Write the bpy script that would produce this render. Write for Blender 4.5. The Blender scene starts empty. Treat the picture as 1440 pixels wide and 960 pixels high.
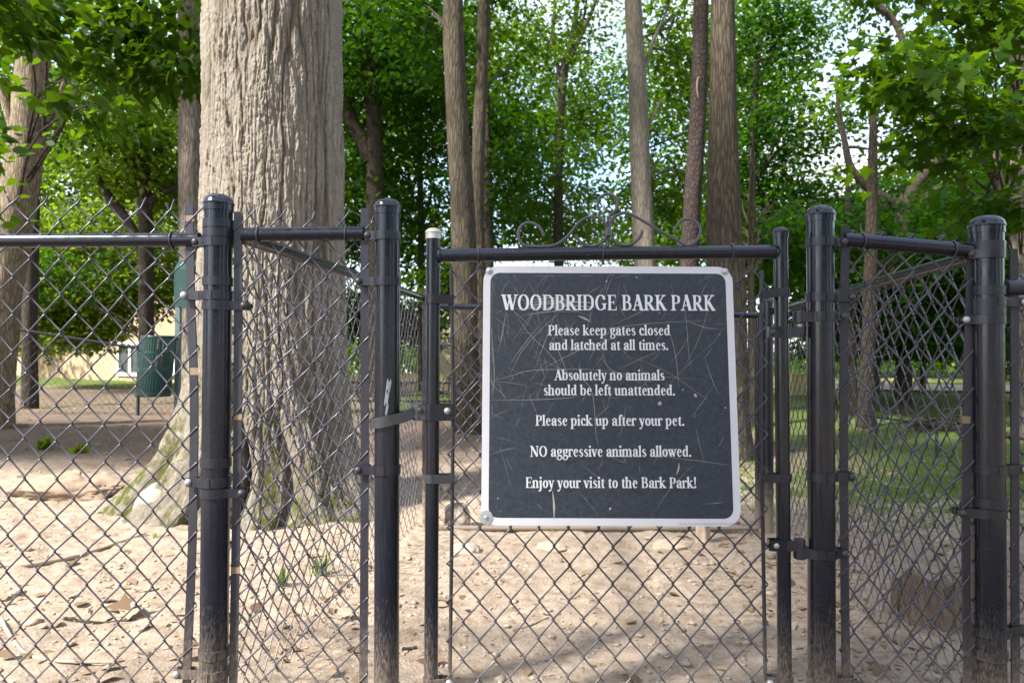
import bpy, math, random
import numpy as np
from mathutils import Vector, Matrix

# ------------------------------------------------------------------ camera, sky, sun, exposure
scene = bpy.context.scene
COL = scene.collection
FPX, CAMH = 1000.0, 0.98
PITCH, ROLL = math.radians(0.86), 0.0042
ROT = (Matrix.Rotation(math.pi / 2 + PITCH, 4, 'X') @ Matrix.Rotation(ROLL, 4, 'Z'))
cd = bpy.data.cameras.new('camera')
cam = bpy.data.objects.new('camera', cd)
COL.objects.link(cam)
cam.matrix_world = Matrix.Translation((0, 0, CAMH)) @ ROT
cd.sensor_width = 36.0
cd.lens = 36.0 * FPX / 1440.0
cd.clip_start, cd.clip_end = 0.05, 600
cd.dof.use_dof = True
cd.dof.focus_distance = 1.85
cd.dof.aperture_fstop = 7.0
scene.camera = cam

SUNV = Vector((-0.60, -0.42, 0.68)).normalized()          # towards the sun
sd = bpy.data.lights.new('sun', 'SUN')
sd.energy, sd.angle, sd.color = 3.9, math.radians(4.5), (1.0, 0.95, 0.87)
sun = bpy.data.objects.new('sun', sd)
COL.objects.link(sun)
sun.rotation_euler = SUNV.to_track_quat('Z', 'Y').to_euler()
sun.location = (-6, -5, 12)

w = bpy.data.worlds.new('World')
scene.world = w
w.use_nodes = True
nt = w.node_tree
sky = nt.nodes.new('ShaderNodeTexSky')
sky.sky_type = 'NISHITA'
sky.sun_disc = False
sky.sun_elevation = math.asin(SUNV.z)
sky.sun_rotation = math.atan2(SUNV.x, SUNV.y)
sky.air_density, sky.dust_density, sky.ozone_density = 1.0, 1.5, 1.5
nt.nodes['Background'].inputs['Strength'].default_value = 0.15
tc = nt.nodes.new('ShaderNodeTexCoord')                   # bright summer cloud over the blue
cn = nt.nodes.new('ShaderNodeTexNoise'); cn.inputs['Scale'].default_value = 2.6; cn.inputs['Detail'].default_value = 6
cr = nt.nodes.new('ShaderNodeValToRGB')
cr.color_ramp.elements[0].position, cr.color_ramp.elements[1].position = 0.40, 0.56
cm = nt.nodes.new('ShaderNodeMix'); cm.data_type = 'RGBA'
cm.inputs[7].default_value = (2.7, 2.75, 2.95, 1)
nt.links.new(tc.outputs['Generated'], cn.inputs['Vector'])
nt.links.new(cn.outputs['Fac'], cr.inputs['Fac'])
nt.links.new(cr.outputs['Color'], cm.inputs[0])
nt.links.new(sky.outputs['Color'], cm.inputs[6])
nt.links.new(cm.outputs[2], nt.nodes['Background'].inputs['Color'])

vs = scene.view_settings
vs.view_transform, vs.look, vs.gamma, vs.use_curve_mapping = 'Standard', 'None', 1.0, False
vs.exposure = 1.98
scene.cycles.max_bounces = 8
scene.cycles.transmission_bounces = 6
scene.cycles.use_denoising = True

# ------------------------------------------------------------------ helpers
R3 = ROT.to_3x3()
CAMP = Vector((0, 0, CAMH))


def ray(px, py):
    return R3 @ Vector(((px - 720) / FPX, (480 - py) / FPX, -1))


def P(px, py, Y):
    """the point at depth Y that stands at this place of the photograph"""
    d = ray(px, py)
    return CAMP + d * (Y / d.y)


def G(px, py):
    d = ray(px, py)
    return CAMP + d * (-CAMH / d.z)


def ihash(ix, iy, s):
    n = (ix.astype(np.int64) * 374761393 + iy.astype(np.int64) * 668265263 + s * 982451653) & 0x7fffffff
    n = ((n ^ (n >> 13)) * 1274126177) & 0x7fffffff
    n = (n ^ (n >> 16)) & 0x7fffffff
    return n / float(0x7fffffff)


def vnoise(x, y, s=0, perx=None):
    x = np.asarray(x, float); y = np.asarray(y, float)
    ix = np.floor(x); iy = np.floor(y)
    fx = x - ix; fy = y - iy
    fx = fx * fx * (3 - 2 * fx); fy = fy * fy * (3 - 2 * fy)
    ix = ix.astype(np.int64); iy = iy.astype(np.int64)
    i1 = ix + 1
    if perx:
        ix = ix % perx; i1 = i1 % perx
    a = ihash(ix, iy, s); b = ihash(i1, iy, s); c = ihash(ix, iy + 1, s); d = ihash(i1, iy + 1, s)
    return (a * (1 - fx) + b * fx) * (1 - fy) + (c * (1 - fx) + d * fx) * fy


def fbm(x, y, o=4, s=0, perx=None):
    t = 0; a = 0.5
    for i in range(o):
        t = t + a * vnoise(x * 2 ** i, y * 2 ** i, s + i * 17, perx * 2 ** i if perx else None)
        a *= 0.5
    return t


def link(o, parent=None, inv=None):
    COL.objects.link(o)
    if parent is not None:
        o.parent = parent
        if parent.type == 'EMPTY':
            o.matrix_parent_inverse = Matrix.Translation(-Vector(parent.location))
    return o


def tag(o, label=None, cat=None, group=None, kind=None):
    if label: o['label'] = label
    if cat: o['category'] = cat
    if group: o['group'] = group
    if kind: o['kind'] = kind
    return o


def thing(name, label, cat, loc=(0, 0, 0), group=None):
    o = bpy.data.objects.new(name, None)
    o.empty_display_size = 0.1
    o.location = loc
    COL.objects.link(o)
    return tag(o, label, cat, group)


def frames(path):
    """a tangent and two normals for every point of a polyline"""
    P_ = np.asarray(path, float)
    T = np.gradient(P_, axis=0)
    T /= np.linalg.norm(T, axis=1)[:, None] + 1e-12
    t0 = T[0]
    a = np.array([0, 0, 1.0]) if abs(t0[2]) < 0.9 else np.array([1.0, 0, 0])
    n = np.cross(t0, a); n /= np.linalg.norm(n)
    N = np.zeros_like(P_)
    for i, t in enumerate(T):
        n = n - t * n.dot(t)
        n /= np.linalg.norm(n) + 1e-12
        N[i] = n
    return T, N, np.cross(T, N)


class MB:
    def __init__(s):
        s.v = []; s.f = []; s.m = []; s.n = 0

    def add(s, V, F, mi=0):
        V = np.asarray(V, float).reshape(-1, 3)
        s.v.append(V)
        b = s.n
        for f in F:
            s.f.append([b + i for i in f]); s.m.append(mi)
        s.n += len(V)

    def tube(s, path, r, n=8, cap=True, mi=0, flat=None):
        path = np.asarray([tuple(p) for p in path], float)
        k = len(path)
        r = np.full(k, r, float) if np.isscalar(r) else np.asarray(r, float)
        T, N, B = frames(path)
        a = np.linspace(0, 2 * math.pi, n, endpoint=False)
        ring = N[:, None, :] * np.cos(a)[None, :, None] + B[:, None, :] * np.sin(a)[None, :, None]
        V = path[:, None, :] + ring * r[:, None, None]
        F = []
        for i in range(k - 1):
            for j in range(n):
                j2 = (j + 1) % n
                F.append((i * n + j, i * n + j2, (i + 1) * n + j2, (i + 1) * n + j))
        if cap:
            F.append(tuple(range(n - 1, -1, -1)))
            F.append(tuple((k - 1) * n + j for j in range(n)))
        s.add(V, F, mi)

    def lathe(s, c, prof, n=28, axis=(0, 0, 1), mi=0):
        """prof: (radius, height) pairs round an axis through c"""
        ax = Vector(axis).normalized()
        q = Vector((0, 0, 1)).rotation_difference(ax).to_matrix()
        V = []; F = []
        for (r, h) in prof:
            for j in range(n):
                a = 2 * math.pi * j / n
                V.append(Vector(c) + q @ Vector((r * math.cos(a), r * math.sin(a), h)))
        for i in range(len(prof) - 1):
            for j in range(n):
                j2 = (j + 1) % n
                F.append((i * n + j, i * n + j2, (i + 1) * n + j2, (i + 1) * n + j))
        F.append(tuple(range(n - 1, -1, -1)))
        F.append(tuple((len(prof) - 1) * n + j for j in range(n)))
        s.add([tuple(v) for v in V], F, mi)

    def box(s, c, hx, hy, hz, ax=(1, 0, 0), ay=None, mi=0, bev=0.0):
        X = Vector(ax).normalized()
        Y = Vector(ay).normalized() if ay else Vector((0, 0, 1)).cross(X).normalized()
        Z = X.cross(Y).normalized()
        c = Vector(c)
        V = [tuple(c + X * (hx * i) + Y * (hy * j) + Z * (hz * k)) for k in (-1, 1) for j in (-1, 1) for i in (-1, 1)]
        s.add(V, [(0, 2, 3, 1), (4, 5, 7, 6), (0, 1, 5, 4), (2, 6, 7, 3), (0, 4, 6, 2), (1, 3, 7, 5)], mi)

    def strip(s, path, hw, ht, wdir=(1, 0, 0), mi=0):
        """a flat bar along a path, wide along wdir"""
        path = np.asarray([tuple(p) for p in path], float)
        T, _, _ = frames(path)
        W = np.asarray(wdir, float)
        V = []
        for p, t in zip(path, T):
            wv = W - t * W.dot(t); wv /= np.linalg.norm(wv)
            d = np.cross(t, wv)
            V += [p - wv * hw - d * ht, p + wv * hw - d * ht, p + wv * hw + d * ht, p - wv * hw + d * ht]
        F = []
        for i in range(len(path) - 1):
            for j in range(4):
                j2 = (j + 1) % 4
                F.append((i * 4 + j, i * 4 + j2, i * 4 + 4 + j2, i * 4 + 4 + j))
        F += [(3, 2, 1, 0), tuple((len(path) - 1) * 4 + j for j in range(4))]
        s.add(V, F, mi)

    def build(s, name, mats, parent=None, smooth=True, angle=40):
        me = bpy.data.meshes.new(name)
        V = np.concatenate(s.v) if s.v else np.zeros((0, 3))
        me.from_pydata(V.tolist(), [], s.f)
        mats = mats if isinstance(mats, (list, tuple)) else [mats]
        for m in mats: me.materials.append(m)
        if len(mats) > 1:
            me.polygons.foreach_set('material_index', s.m)
        me.update()
        if smooth:
            me.polygons.foreach_set('use_smooth', [True] * len(me.polygons))
            me.set_sharp_from_angle(angle=math.radians(angle))
        return link(bpy.data.objects.new(name, me), parent)


def grid_mesh(name, V, nu, nv, mat_, parent=None, wrap=False, attrs=None, smooth=True):
    """V: (nv*nu, 3) as rows of nu"""
    i = np.arange(nv - 1)[:, None]; j = np.arange(nu if wrap else nu - 1)[None, :]
    j2 = (j + 1) % nu
    F = np.stack([i * nu + j, i * nu + j2, (i + 1) * nu + j2, (i + 1) * nu + j], -1).reshape(-1, 4)
    me = bpy.data.meshes.new(name)
    fast_fill(me, V, F)
    me.materials.append(mat_)
    if attrs:
        for k, a in attrs.items():
            at = me.attributes.new(k, 'FLOAT', 'POINT')
            at.data.foreach_set('value', np.asarray(a, np.float32).ravel())
    if smooth:
        me.polygons.foreach_set('use_smooth', np.ones(len(F), bool))
    return link(bpy.data.objects.new(name, me), parent)


def fast_fill(me, V, F):
    n, k = F.shape
    me.vertices.add(len(V))
    me.vertices.foreach_set('co', np.asarray(V, np.float32).ravel())
    me.loops.add(n * k)
    me.loops.foreach_set('vertex_index', F.astype(np.int32).ravel())
    me.polygons.add(n)
    me.polygons.foreach_set('loop_start', np.arange(0, n * k, k, dtype=np.int32))
    me.polygons.foreach_set('loop_total', np.full(n, k, np.int32))
    me.update(calc_edges=True)


def catmull(pts, sub=8):
    pts = [np.asarray(p, float) for p in pts]
    q = [2 * pts[0] - pts[1]] + pts + [2 * pts[-1] - pts[-2]]
    out = []
    for i in range(1, len(q) - 2):
        for k in range(sub):
            t = k / sub
            out.append(0.5 * ((2 * q[i]) + (-q[i - 1] + q[i + 1]) * t + (2 * q[i - 1] - 5 * q[i] + 4 * q[i + 1] - q[i + 2]) * t * t
                              + (-q[i - 1] + 3 * q[i] - 3 * q[i + 1] + q[i + 2]) * t ** 3))
    out.append(pts[-1])
    return np.array(out)


# ------------------------------------------------------------------ materials
def new_mat(name):
    m = bpy.data.materials.new(name)
    m.use_nodes = True
    n = m.node_tree
    b = n.nodes['Principled BSDF']
    return m, n, b


class NT:
    """short hand for wiring nodes"""
    def __init__(s, tree): s.t = tree
    def n(s, typ, **kw):
        o = s.t.nodes.new(typ)
        for k, v in kw.items(): setattr(o, k, v)
        return o
    def l(s, a, b): s.t.links.new(a, b)
    def coord(s, scale=(1, 1, 1), kind='Object', rot=(0, 0, 0)):
        c = s.n('ShaderNodeTexCoord'); m = s.n('ShaderNodeMapping')
        m.inputs['Scale'].default_value = scale
        m.inputs['Rotation'].default_value = rot
        s.l(c.outputs[kind], m.inputs['Vector'])
        return m.outputs['Vector']
    def noise(s, vec, scale, detail=4, rough=0.55, dist=0.0):
        o = s.n('ShaderNodeTexNoise')
        o.inputs['Scale'].default_value = scale; o.inputs['Detail'].default_value = detail
        o.inputs['Roughness'].default_value = rough; o.inputs['Distortion'].default_value = dist
        s.l(vec, o.inputs['Vector'])
        return o.outputs['Fac']
    def voro(s, vec, scale, feature='F1', out='Distance'):
        o = s.n('ShaderNodeTexVoronoi', feature=feature)
        o.inputs['Scale'].default_value = scale
        s.l(vec, o.inputs['Vector'])
        return o.outputs[out]
    def ramp(s, fac, stops, interp='LINEAR'):
        o = s.n('ShaderNodeValToRGB')
        o.color_ramp.interpolation = interp
        e = o.color_ramp.elements
        while len(e) < len(stops): e.new(0.5)
        for el, (p, c) in zip(e, stops):
            el.position = p
            el.color = (c, c, c, 1) if np.isscalar(c) else (*c, 1)
        s.l(fac, o.inputs['Fac'])
        return o.outputs['Color']
    def mix(s, fac, a, b, mode='MIX'):
        o = s.n('ShaderNodeMix', data_type='RGBA', blend_type=mode)
        for sock, v in ((o.inputs[0], fac), (o.inputs[6], a), (o.inputs[7], b)):
            if hasattr(v, 'node'): s.l(v, sock)
            elif np.isscalar(v): sock.default_value = v if sock.type == 'VALUE' else (v, v, v, 1)
            else: sock.default_value = (*v, 1)
        return o.outputs[2]
    def math(s, op, a, b=0.0, clamp=False):
        o = s.n('ShaderNodeMath', operation=op, use_clamp=clamp)
        for sock, v in ((o.inputs[0], a), (o.inputs[1], b)):
            if hasattr(v, 'node'): s.l(v, sock)
            else: sock.default_value = v
        return o.outputs[0]
    def attr(s, name):
        o = s.n('ShaderNodeAttribute'); o.attribute_name = name
        return o.outputs['Fac']
    def bump(s, h, strength=0.5, dist=0.01):
        o = s.n('ShaderNodeBump')
        o.inputs['Strength'].default_value = strength; o.inputs['Distance'].default_value = dist
        s.l(h, o.inputs['Height'])
        return o.outputs['Normal']
    def z(s):
        c = s.n('ShaderNodeNewGeometry'); x = s.n('ShaderNodeSeparateXYZ')
        s.l(c.outputs['Position'], x.inputs[0])
        return x.outputs


def metal(name, base=(0.0065, 0.0075, 0.0125), rough=0.17, dust=True, dust_top=0.36, chips=0.70):
    m, t, b = new_mat(name); k = NT(t)
    v = k.coord()
    a = k.noise(v, 35, 5); a2 = k.noise(v, 6, 3)
    col = k.mix(k.ramp(a2, [(0.2, 0.0), (0.9, 1.0)]), base, tuple(c * 1.7 + 0.002 for c in base))
    # scuffs and paint chips
    c1 = k.noise(v, 230, 3, 0.62)
    col = k.mix(k.ramp(c1, [(chips, 0.0), (chips + 0.04, 0.8)]), col, (0.20, 0.19, 0.18))
    st = k.noise(k.coord((70, 70, 3.0)), 4, 4, 0.6)
    col = k.mix(k.ramp(st, [(0.54, 0.0), (0.80, 0.30)]), col, (0.055, 0.055, 0.06))
    if dust:
        z = k.z()
        h = k.math('DIVIDE', z[2], dust_top)
        s = k.noise(k.coord((26, 26, 7)), 9, 6, 0.7)
        d = k.math('SUBTRACT', k.math('ADD', s, 0.22), k.math('MULTIPLY', h, 0.62))
        col = k.mix(k.ramp(d, [(0.10, 0.0), (0.30, 0.22), (0.5, 0.7)]), col, (0.27, 0.215, 0.165))
    k.l(col, b.inputs['Base Color'])
    k.l(k.ramp(a, [(0.3, rough - 0.05), (0.8, rough + 0.16)]), b.inputs['Roughness'])
    k.l(k.bump(k.noise(v, 90, 4), 0.08, 0.001), b.inputs['Normal'])
    b.inputs['Specular IOR Level'].default_value = 0.52
    b.inputs['Specular Tint'].default_value = (0.84, 0.89, 1.0, 1)
    return m


M = {}
M['pipe'] = metal('black_enamel_pipe')
M['bar'] = metal('dull_black_bar', (0.020, 0.019, 0.025), 0.36, chips=0.69)
M['wire'] = metal('black_coated_wire', (0.042, 0.039, 0.050), 0.27, dust=True, dust_top=0.3, chips=0.74)
M['bandm'] = metal('black_band_steel', (0.010, 0.0105, 0.016), 0.30, chips=0.69)
M['iron'] = metal('greyish_scroll_iron', (0.055, 0.052, 0.058), 0.36, dust=False)
M['farwire'] = metal('far_black_wire', (0.015, 0.015, 0.017), 0.5, dust=False)


def plain(name, col, rough=0.6, metallic=0.0, var=0.25, scale=20, bump=0.1):
    m, t, b = new_mat(name); k = NT(t)
    v = k.coord()
    f = k.noise(v, scale, 5)
    k.l(k.mix(f, tuple(c * (1 - var) for c in col), tuple(min(1, c * (1 + var)) for c in col)), b.inputs['Base Color'])
    b.inputs['Roughness'].default_value = rough
    b.inputs['Metallic'].default_value = metallic
    if bump: k.l(k.bump(k.noise(v, scale * 4, 4), bump, 0.004), b.inputs['Normal'])
    return m


M['zinc'] = plain('galvanised_bolt', (0.42, 0.42, 0.43), 0.42, 0.6, 0.2, 120, 0.1)
M['rustbolt'] = plain('dark_bolt', (0.045, 0.042, 0.046), 0.38, 0.2, 0.4, 150, 0.15)
M['worn'] = plain('worn_grey_paint', (0.042, 0.044, 0.052), 0.42, 0.1, 0.5, 90, 0.2)
M['scar'] = plain('bare_scraped_metal', (0.22, 0.24, 0.27), 0.5, 0.1, 0.35, 160, 0.2)
M['rust_sunspot'] = plain('rust_and_sunspot_patch', (0.21, 0.15, 0.095), 0.6, 0.0, 0.3, 120, 0.1)
M['capwhite'] = plain('weathered_white_cap', (0.48, 0.47, 0.44), 0.5, 0.3, 0.3, 70, 0.1)
M['white'] = plain('white_border_film', (0.54, 0.54, 0.58), 0.45, 0, 0.05, 30, 0.03)
M['letter'] = plain('white_lettering', (0.62, 0.62, 0.66), 0.45, 0, 0.05, 60, 0)
M['scratch'] = plain('pale_scratch', (0.34, 0.32, 0.27), 0.6, 0, 0.4, 60, 0)
M['smudge'] = plain('scuffed_film', (0.20, 0.20, 0.205), 0.6, 0, 0.5, 90, 0)


def sign_mat():
    m, t, b = new_mat('navy_sign_film'); k = NT(t)
    v = k.coord()
    a = k.noise(v, 105, 7, 0.75); c = k.noise(v, 9, 4, 0.6)
    col = k.mix(k.ramp(a, [(0.36, 0.0), (0.68, 1.0)]), (0.004, 0.010, 0.021), (0.040, 0.046, 0.060))
    col = k.mix(k.ramp(c, [(0.4, 0.0), (0.75, 0.5)]), col, (0.009, 0.018, 0.036))
    sp = k.noise(v, 260, 2, 0.5)
    col = k.mix(k.ramp(sp, [(0.70, 0.0), (0.78, 0.6)]), col, (0.22, 0.20, 0.20))
    k.l(col, b.inputs['Base Color'])
    k.l(k.ramp(a, [(0.3, 0.42), (0.7, 0.7)]), b.inputs['Roughness'])
    return m


M['sign'] = sign_mat()


def bark(name, dark, pale, sx=30, sz=4.0, bump=1.0, moss=0.0, fine=1.0):
    m, t, b = new_mat(name); k = NT(t)
    wv = k.noise(k.coord((3, 3, 1.2)), 3, 3)
    v = k.coord((sx, sx, sz))
    add = k.n('ShaderNodeVectorMath', operation='ADD')
    sc = k.n('ShaderNodeVectorMath', operation='SCALE')
    o = k.n('ShaderNodeTexNoise'); o.inputs['Scale'].default_value = 0.8; o.inputs['Detail'].default_value = 4
    k.l(v, o.inputs['Vector']); k.l(o.outputs['Color'], sc.inputs[0]); sc.inputs['Scale'].default_value = 1.15
    k.l(v, add.inputs[0]); k.l(sc.outputs[0], add.inputs[1])
    e = k.voro(add.outputs[0], 1.0, 'DISTANCE_TO_EDGE')
    n2 = k.noise(k.coord((sx * 1.8, sx * 1.8, sz * 7)), 1.6, 8, 0.76)
    h = k.math('ADD', k.math('MULTIPLY', k.ramp(e, [(0.0, 0.0), (0.22, 1.0)]), 0.42), k.math('MULTIPLY', n2, 0.70))
    col = k.mix(k.ramp(h, [(0.25, 0.0), (0.8, 1.0)]), dark, pale)
    big = k.noise(k.coord((1, 1, 0.5)), 2.2, 4)
    col = k.mix(k.ramp(big, [(0.35, 0.0), (0.75, 0.5)]), col, tuple(0.5 * (a + c) * 0.8 for a, c in zip(dark, pale)))
    if moss:
        z = k.z()
        mm = k.math('SUBTRACT', k.noise(k.coord(), 5, 5, 0.65), k.math('MULTIPLY', z[2], 0.16))
        col = k.mix(k.ramp(mm, [(0.50, 0.0), (0.62, moss)]), col, (0.09, 0.11, 0.02))
    k.l(col, b.inputs['Base Color'])
    b.inputs['Roughness'].default_value = 0.9
    b.inputs['Specular IOR Level'].default_value = 0.15
    k.l(k.bump(h, bump, 0.02), b.inputs['Normal'])
    return m


M['bark_grey'] = bark('grey_furrowed_bark', (0.065, 0.054, 0.043), (0.29, 0.252, 0.205), 34, 5.4)
M['bark_brown'] = bark('brown_furrowed_bark', (0.022, 0.018, 0.013), (0.125, 0.104, 0.076), 34, 4.6)
M['bark_tan'] = bark('tan_furrowed_bark', (0.085, 0.066, 0.045), (0.34, 0.275, 0.195), 34, 5.4)
M['bark_dark'] = bark('dark_bark', (0.022, 0.018, 0.014), (0.085, 0.07, 0.055), 30, 8)
M['bark_pale'] = bark('pale_smooth_bark', (0.09, 0.078, 0.062), (0.23, 0.205, 0.17), 30, 5, 0.6)
M['bark_scaly'] = bark('scaly_reddish_bark', (0.018, 0.013, 0.012), (0.072, 0.055, 0.050), 26, 15, 1.0)


def wood_mat():
    m, t, b = new_mat('weathered_stump_wood'); k = NT(t)
    st = k.noise(k.coord((70, 70, 6)), 1.2, 7, 0.7); bl = k.noise(k.coord(), 14, 4)
    col = k.ramp(st, [(0.28, (0.06, 0.042, 0.03)), (0.5, (0.20, 0.148, 0.105)), (0.75, (0.32, 0.25, 0.185))])
    col = k.mix(k.ramp(bl, [(0.45, 0.0), (0.7, 0.6)]), col, (0.22, 0.175, 0.135))
    k.l(col, b.inputs['Base Color'])
    b.inputs['Roughness'].default_value = 0.95
    b.inputs['Specular IOR Level'].default_value = 0.1
    k.l(k.bump(st, 0.9, 0.02), b.inputs['Normal'])
    return m


M['wood'] = wood_mat()
M['root'] = plain('weathered_root', (0.34, 0.275, 0.205), 0.9, 0, 0.45, 22, 0.6)


def big_bark():
    m, t, b = new_mat('big_trunk_bark'); k = NT(t)
    h = k.attr('furrow'); spk = None; mo = k.attr('moss')
    v = k.coord()
    n = k.noise(k.coord((1, 1, 0.45)), 70, 7, 0.7)
    hh = k.math('ADD', k.math('MULTIPLY', h, 0.75), k.math('MULTIPLY', n, 0.45))
    col = k.ramp(hh, [(0.18, (0.040, 0.030, 0.021)), (0.36, (0.14, 0.113, 0.084)), (0.54, (0.275, 0.242, 0.198)), (0.90, (0.39, 0.352, 0.296))])
    g_ = k.noise(k.coord((1, 1, 0.6)), 240, 3, 0.7)
    col = k.mix(k.ramp(g_, [(0.34, 0.55), (0.52, 0.0)]), col, (0.12, 0.10, 0.08))
    col = k.mix(k.ramp(g_, [(0.56, 0.0), (0.72, 0.45)]), col, (0.50, 0.47, 0.42))
    big = k.noise(v, 3.0, 4)
    col = k.mix(k.ramp(big, [(0.4, 0.0), (0.75, 0.45)]), col, (0.25, 0.218, 0.178))
    mm = k.math('MULTIPLY', mo, k.ramp(k.noise(v, 14, 6, 0.7), [(0.43, 0.0), (0.56, 1.0)]))
    col = k.mix(k.math('MULTIPLY', k.ramp(k.noise(v, 8, 6, 0.7), [(0.40, 0.0), (0.62, 0.75)]), k.ramp(k.math('DIVIDE', k.z()[2], 1.3), [(0.2, 1.0), (1.0, 0.0)])), col, (0.115, 0.098, 0.066))
    col = k.mix(mm, col, k.mix(k.noise(v, 40, 3), (0.035, 0.042, 0.008), (0.105, 0.115, 0.015)))
    k.l(col, b.inputs['Base Color'])
    b.inputs['Roughness'].default_value = 0.92
    b.inputs['Specular IOR Level'].default_value = 0.12
    k.l(k.bump(k.noise(k.coord((1, 1, 0.35)), 80, 9, 0.78), 0.9, 0.022), b.inputs['Normal'])
    return m


M['big_bark'] = big_bark()


def leaf_mat(name, dark, mid, light, trans, tcol):
    m, t, b = new_mat(name); k = NT(t)
    tone = k.attr('tone')
    col = k.ramp(tone, [(0.0, dark), (0.55, mid), (1.0, light)])
    k.l(col, b.inputs['Base Color'])
    b.inputs['Roughness'].default_value = 0.5
    b.inputs['Specular IOR Level'].default_value = 0.14
    tr = k.n('ShaderNodeBsdfTranslucent')
    k.l(k.mix(tone, tuple(c * 0.55 for c in tcol), tcol), tr.inputs['Color'])
    mx = k.n('ShaderNodeMixShader'); mx.inputs[0].default_value = trans
    k.l(b.outputs[0], mx.inputs[1]); k.l(tr.outputs[0], mx.inputs[2])
    k.l(mx.outputs[0], t.nodes['Material Output'].inputs['Surface'])
    return m


M['leaf'] = leaf_mat('green_leaf', (0.008, 0.030, 0.0015), (0.019, 0.060, 0.0025), (0.055, 0.110, 0.005), 0.45, (0.16, 0.30, 0.004))
M['leaf_warm'] = leaf_mat('yellow_green_leaf', (0.03, 0.07, 0.006), (0.065, 0.125, 0.010), (0.12, 0.19, 0.015), 0.45, (0.32, 0.46, 0.02))
M['leaf_deep'] = leaf_mat('deep_green_leaf', (0.005, 0.023, 0.002), (0.012, 0.047, 0.003), (0.030, 0.082, 0.004), 0.42, (0.09, 0.25, 0.004))
M['grass'] = leaf_mat('grass_blade', (0.05, 0.10, 0.015), (0.09, 0.17, 0.025), (0.20, 0.24, 0.06), 0.3, (0.25, 0.38, 0.05))
M['dryleaf'] = leaf_mat('dry_leaf', (0.11, 0.072, 0.042), (0.25, 0.175, 0.11), (0.37, 0.295, 0.21), 0.12, (0.4, 0.25, 0.1))


def ground_mat():
    m, t, b = new_mat('dirt_and_lawn'); k = NT(t)
    v = k.coord()
    a = k.noise(v, 2.2, 5, 0.6); c = k.noise(v, 16, 7, 0.7); d = k.noise(v, 95, 5, 0.7)
    col = k.mix(k.ramp(c, [(0.33, 0.0), (0.66, 1.0)]), (0.235, 0.172, 0.122), (0.43, 0.355, 0.28))
    col = k.mix(k.ramp(d, [(0.30, 0.5), (0.50, 0.0)]), col, (0.15, 0.108, 0.078))
    col = k.mix(k.ramp(d, [(0.60, 0.0), (0.74, 0.6)]), col, (0.46, 0.415, 0.36))
    col = k.mix(k.ramp(a, [(0.42, 0.0), (0.68, 0.4)]), col, (0.31, 0.245, 0.19))
    litter = k.attr('litter')
    lc = k.mix(k.ramp(k.noise(v, 45, 6, 0.7), [(0.35, 0.0), (0.65, 1.0)]), (0.06, 0.042, 0.032), (0.20, 0.145, 0.11))
    col = k.mix(litter, col, lc)
    gr = k.attr('lawn')
    gc = k.mix(k.noise(v, 1.6, 5), (0.05, 0.095, 0.016), (0.13, 0.165, 0.04))
    gc = k.mix(k.ramp(k.noise(v, 60, 4, 0.7), [(0.3, 0.5), (0.6, 0.0)]), gc, (0.05, 0.07, 0.015))
    gf = k.math('ADD', gr, k.math('MULTIPLY', k.math('SUBTRACT', k.noise(v, 5, 6, 0.7), 0.5), 1.2))
    col = k.mix(k.ramp(gf, [(0.42, 0.0), (0.62, 1.0)]), col, gc)
    dry = k.attr('dry')
    col = k.mix(dry, col, (0.42, 0.36, 0.24))
    k.l(col, b.inputs['Base Color'])
    b.inputs['Roughness'].default_value = 0.95
    b.inputs['Specular IOR Level'].default_value = 0.1
    k.l(k.bump(k.math('ADD', c, k.math('MULTIPLY', d, 0.6)), 0.75, 0.022), b.inputs['Normal'])
    return m


M['ground'] = ground_mat()

# ------------------------------------------------------------------ ground
rng = np.random.default_rng(7)


def gh(x, y):
    x = np.asarray(x, float); y = np.asarray(y, float)
    near = np.clip(1 - (np.hypot(x, y - 3) - 8) / 10, 0, 1)
    h = (fbm(x * 0.6, y * 0.6, 3, 5) - 0.44) * 0.10
    h = h + near * ((fbm(x * 4, y * 4, 4, 9) - 0.46) * 0.045 + (fbm(x * 17, y * 17, 3, 3) - 0.44) * 0.028)
    h = h + 0.05 * np.clip((y - 5.0) / 0.3, 0, 1) * np.clip((-1.7 - x) / 0.3, 0, 1)       # low bank by the big tree
    return h * np.clip(1.5 - np.hypot(x, y) / 60, 0.3, 1)


xs = np.concatenate([np.linspace(-140, -14, 60), np.linspace(-13.6, -3.6, 110), np.linspace(-3.55, 3.55, 420), np.linspace(3.6, 13.6, 110), np.linspace(14, 140, 60)])
ys = np.concatenate([np.linspace(-60, -4, 40), np.linspace(-3.8, 1.8, 60), np.linspace(1.82, 6.2, 330), np.linspace(6.25, 16, 170), np.linspace(16.3, 40, 80), np.linspace(42, 240, 60)])
X, Y = np.meshgrid(xs, ys)
Z = gh(X, Y)
lawn = np.clip((Y - 13.0 - 0.25 * np.abs(X + 2)) / 5, 0, 1)
lawn = np.maximum(lawn, np.exp(-(((X - 3.0) / 1.9) ** 2 + ((Y - 5.3) / 1.25) ** 2)) * 0.70)
lawn = np.maximum(lawn, np.clip((X - 1.9) / 1.5, 0, 1) * np.clip((Y - 4.8) / 1.0, 0, 1) * 0.66)
lawn = np.maximum(lawn, np.clip((Y - 9) / 3, 0, 1) * np.exp(-((X + 1.2) / 1.5) ** 2) * 0.8)
litter = np.clip((Y - 5.3 + (fbm(X * 1.3, Y * 1.3, 3, 31) - 0.45) * 2) / 0.9, 0, 1) * (1 - np.clip((Y - 16) / 4, 0, 1)) * 0.85
litter = np.maximum(litter, np.clip((X - 1.4) / 0.6, 0, 1) * np.clip((4.4 - Y) / 1, 0, 1) * 0.45)
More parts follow.
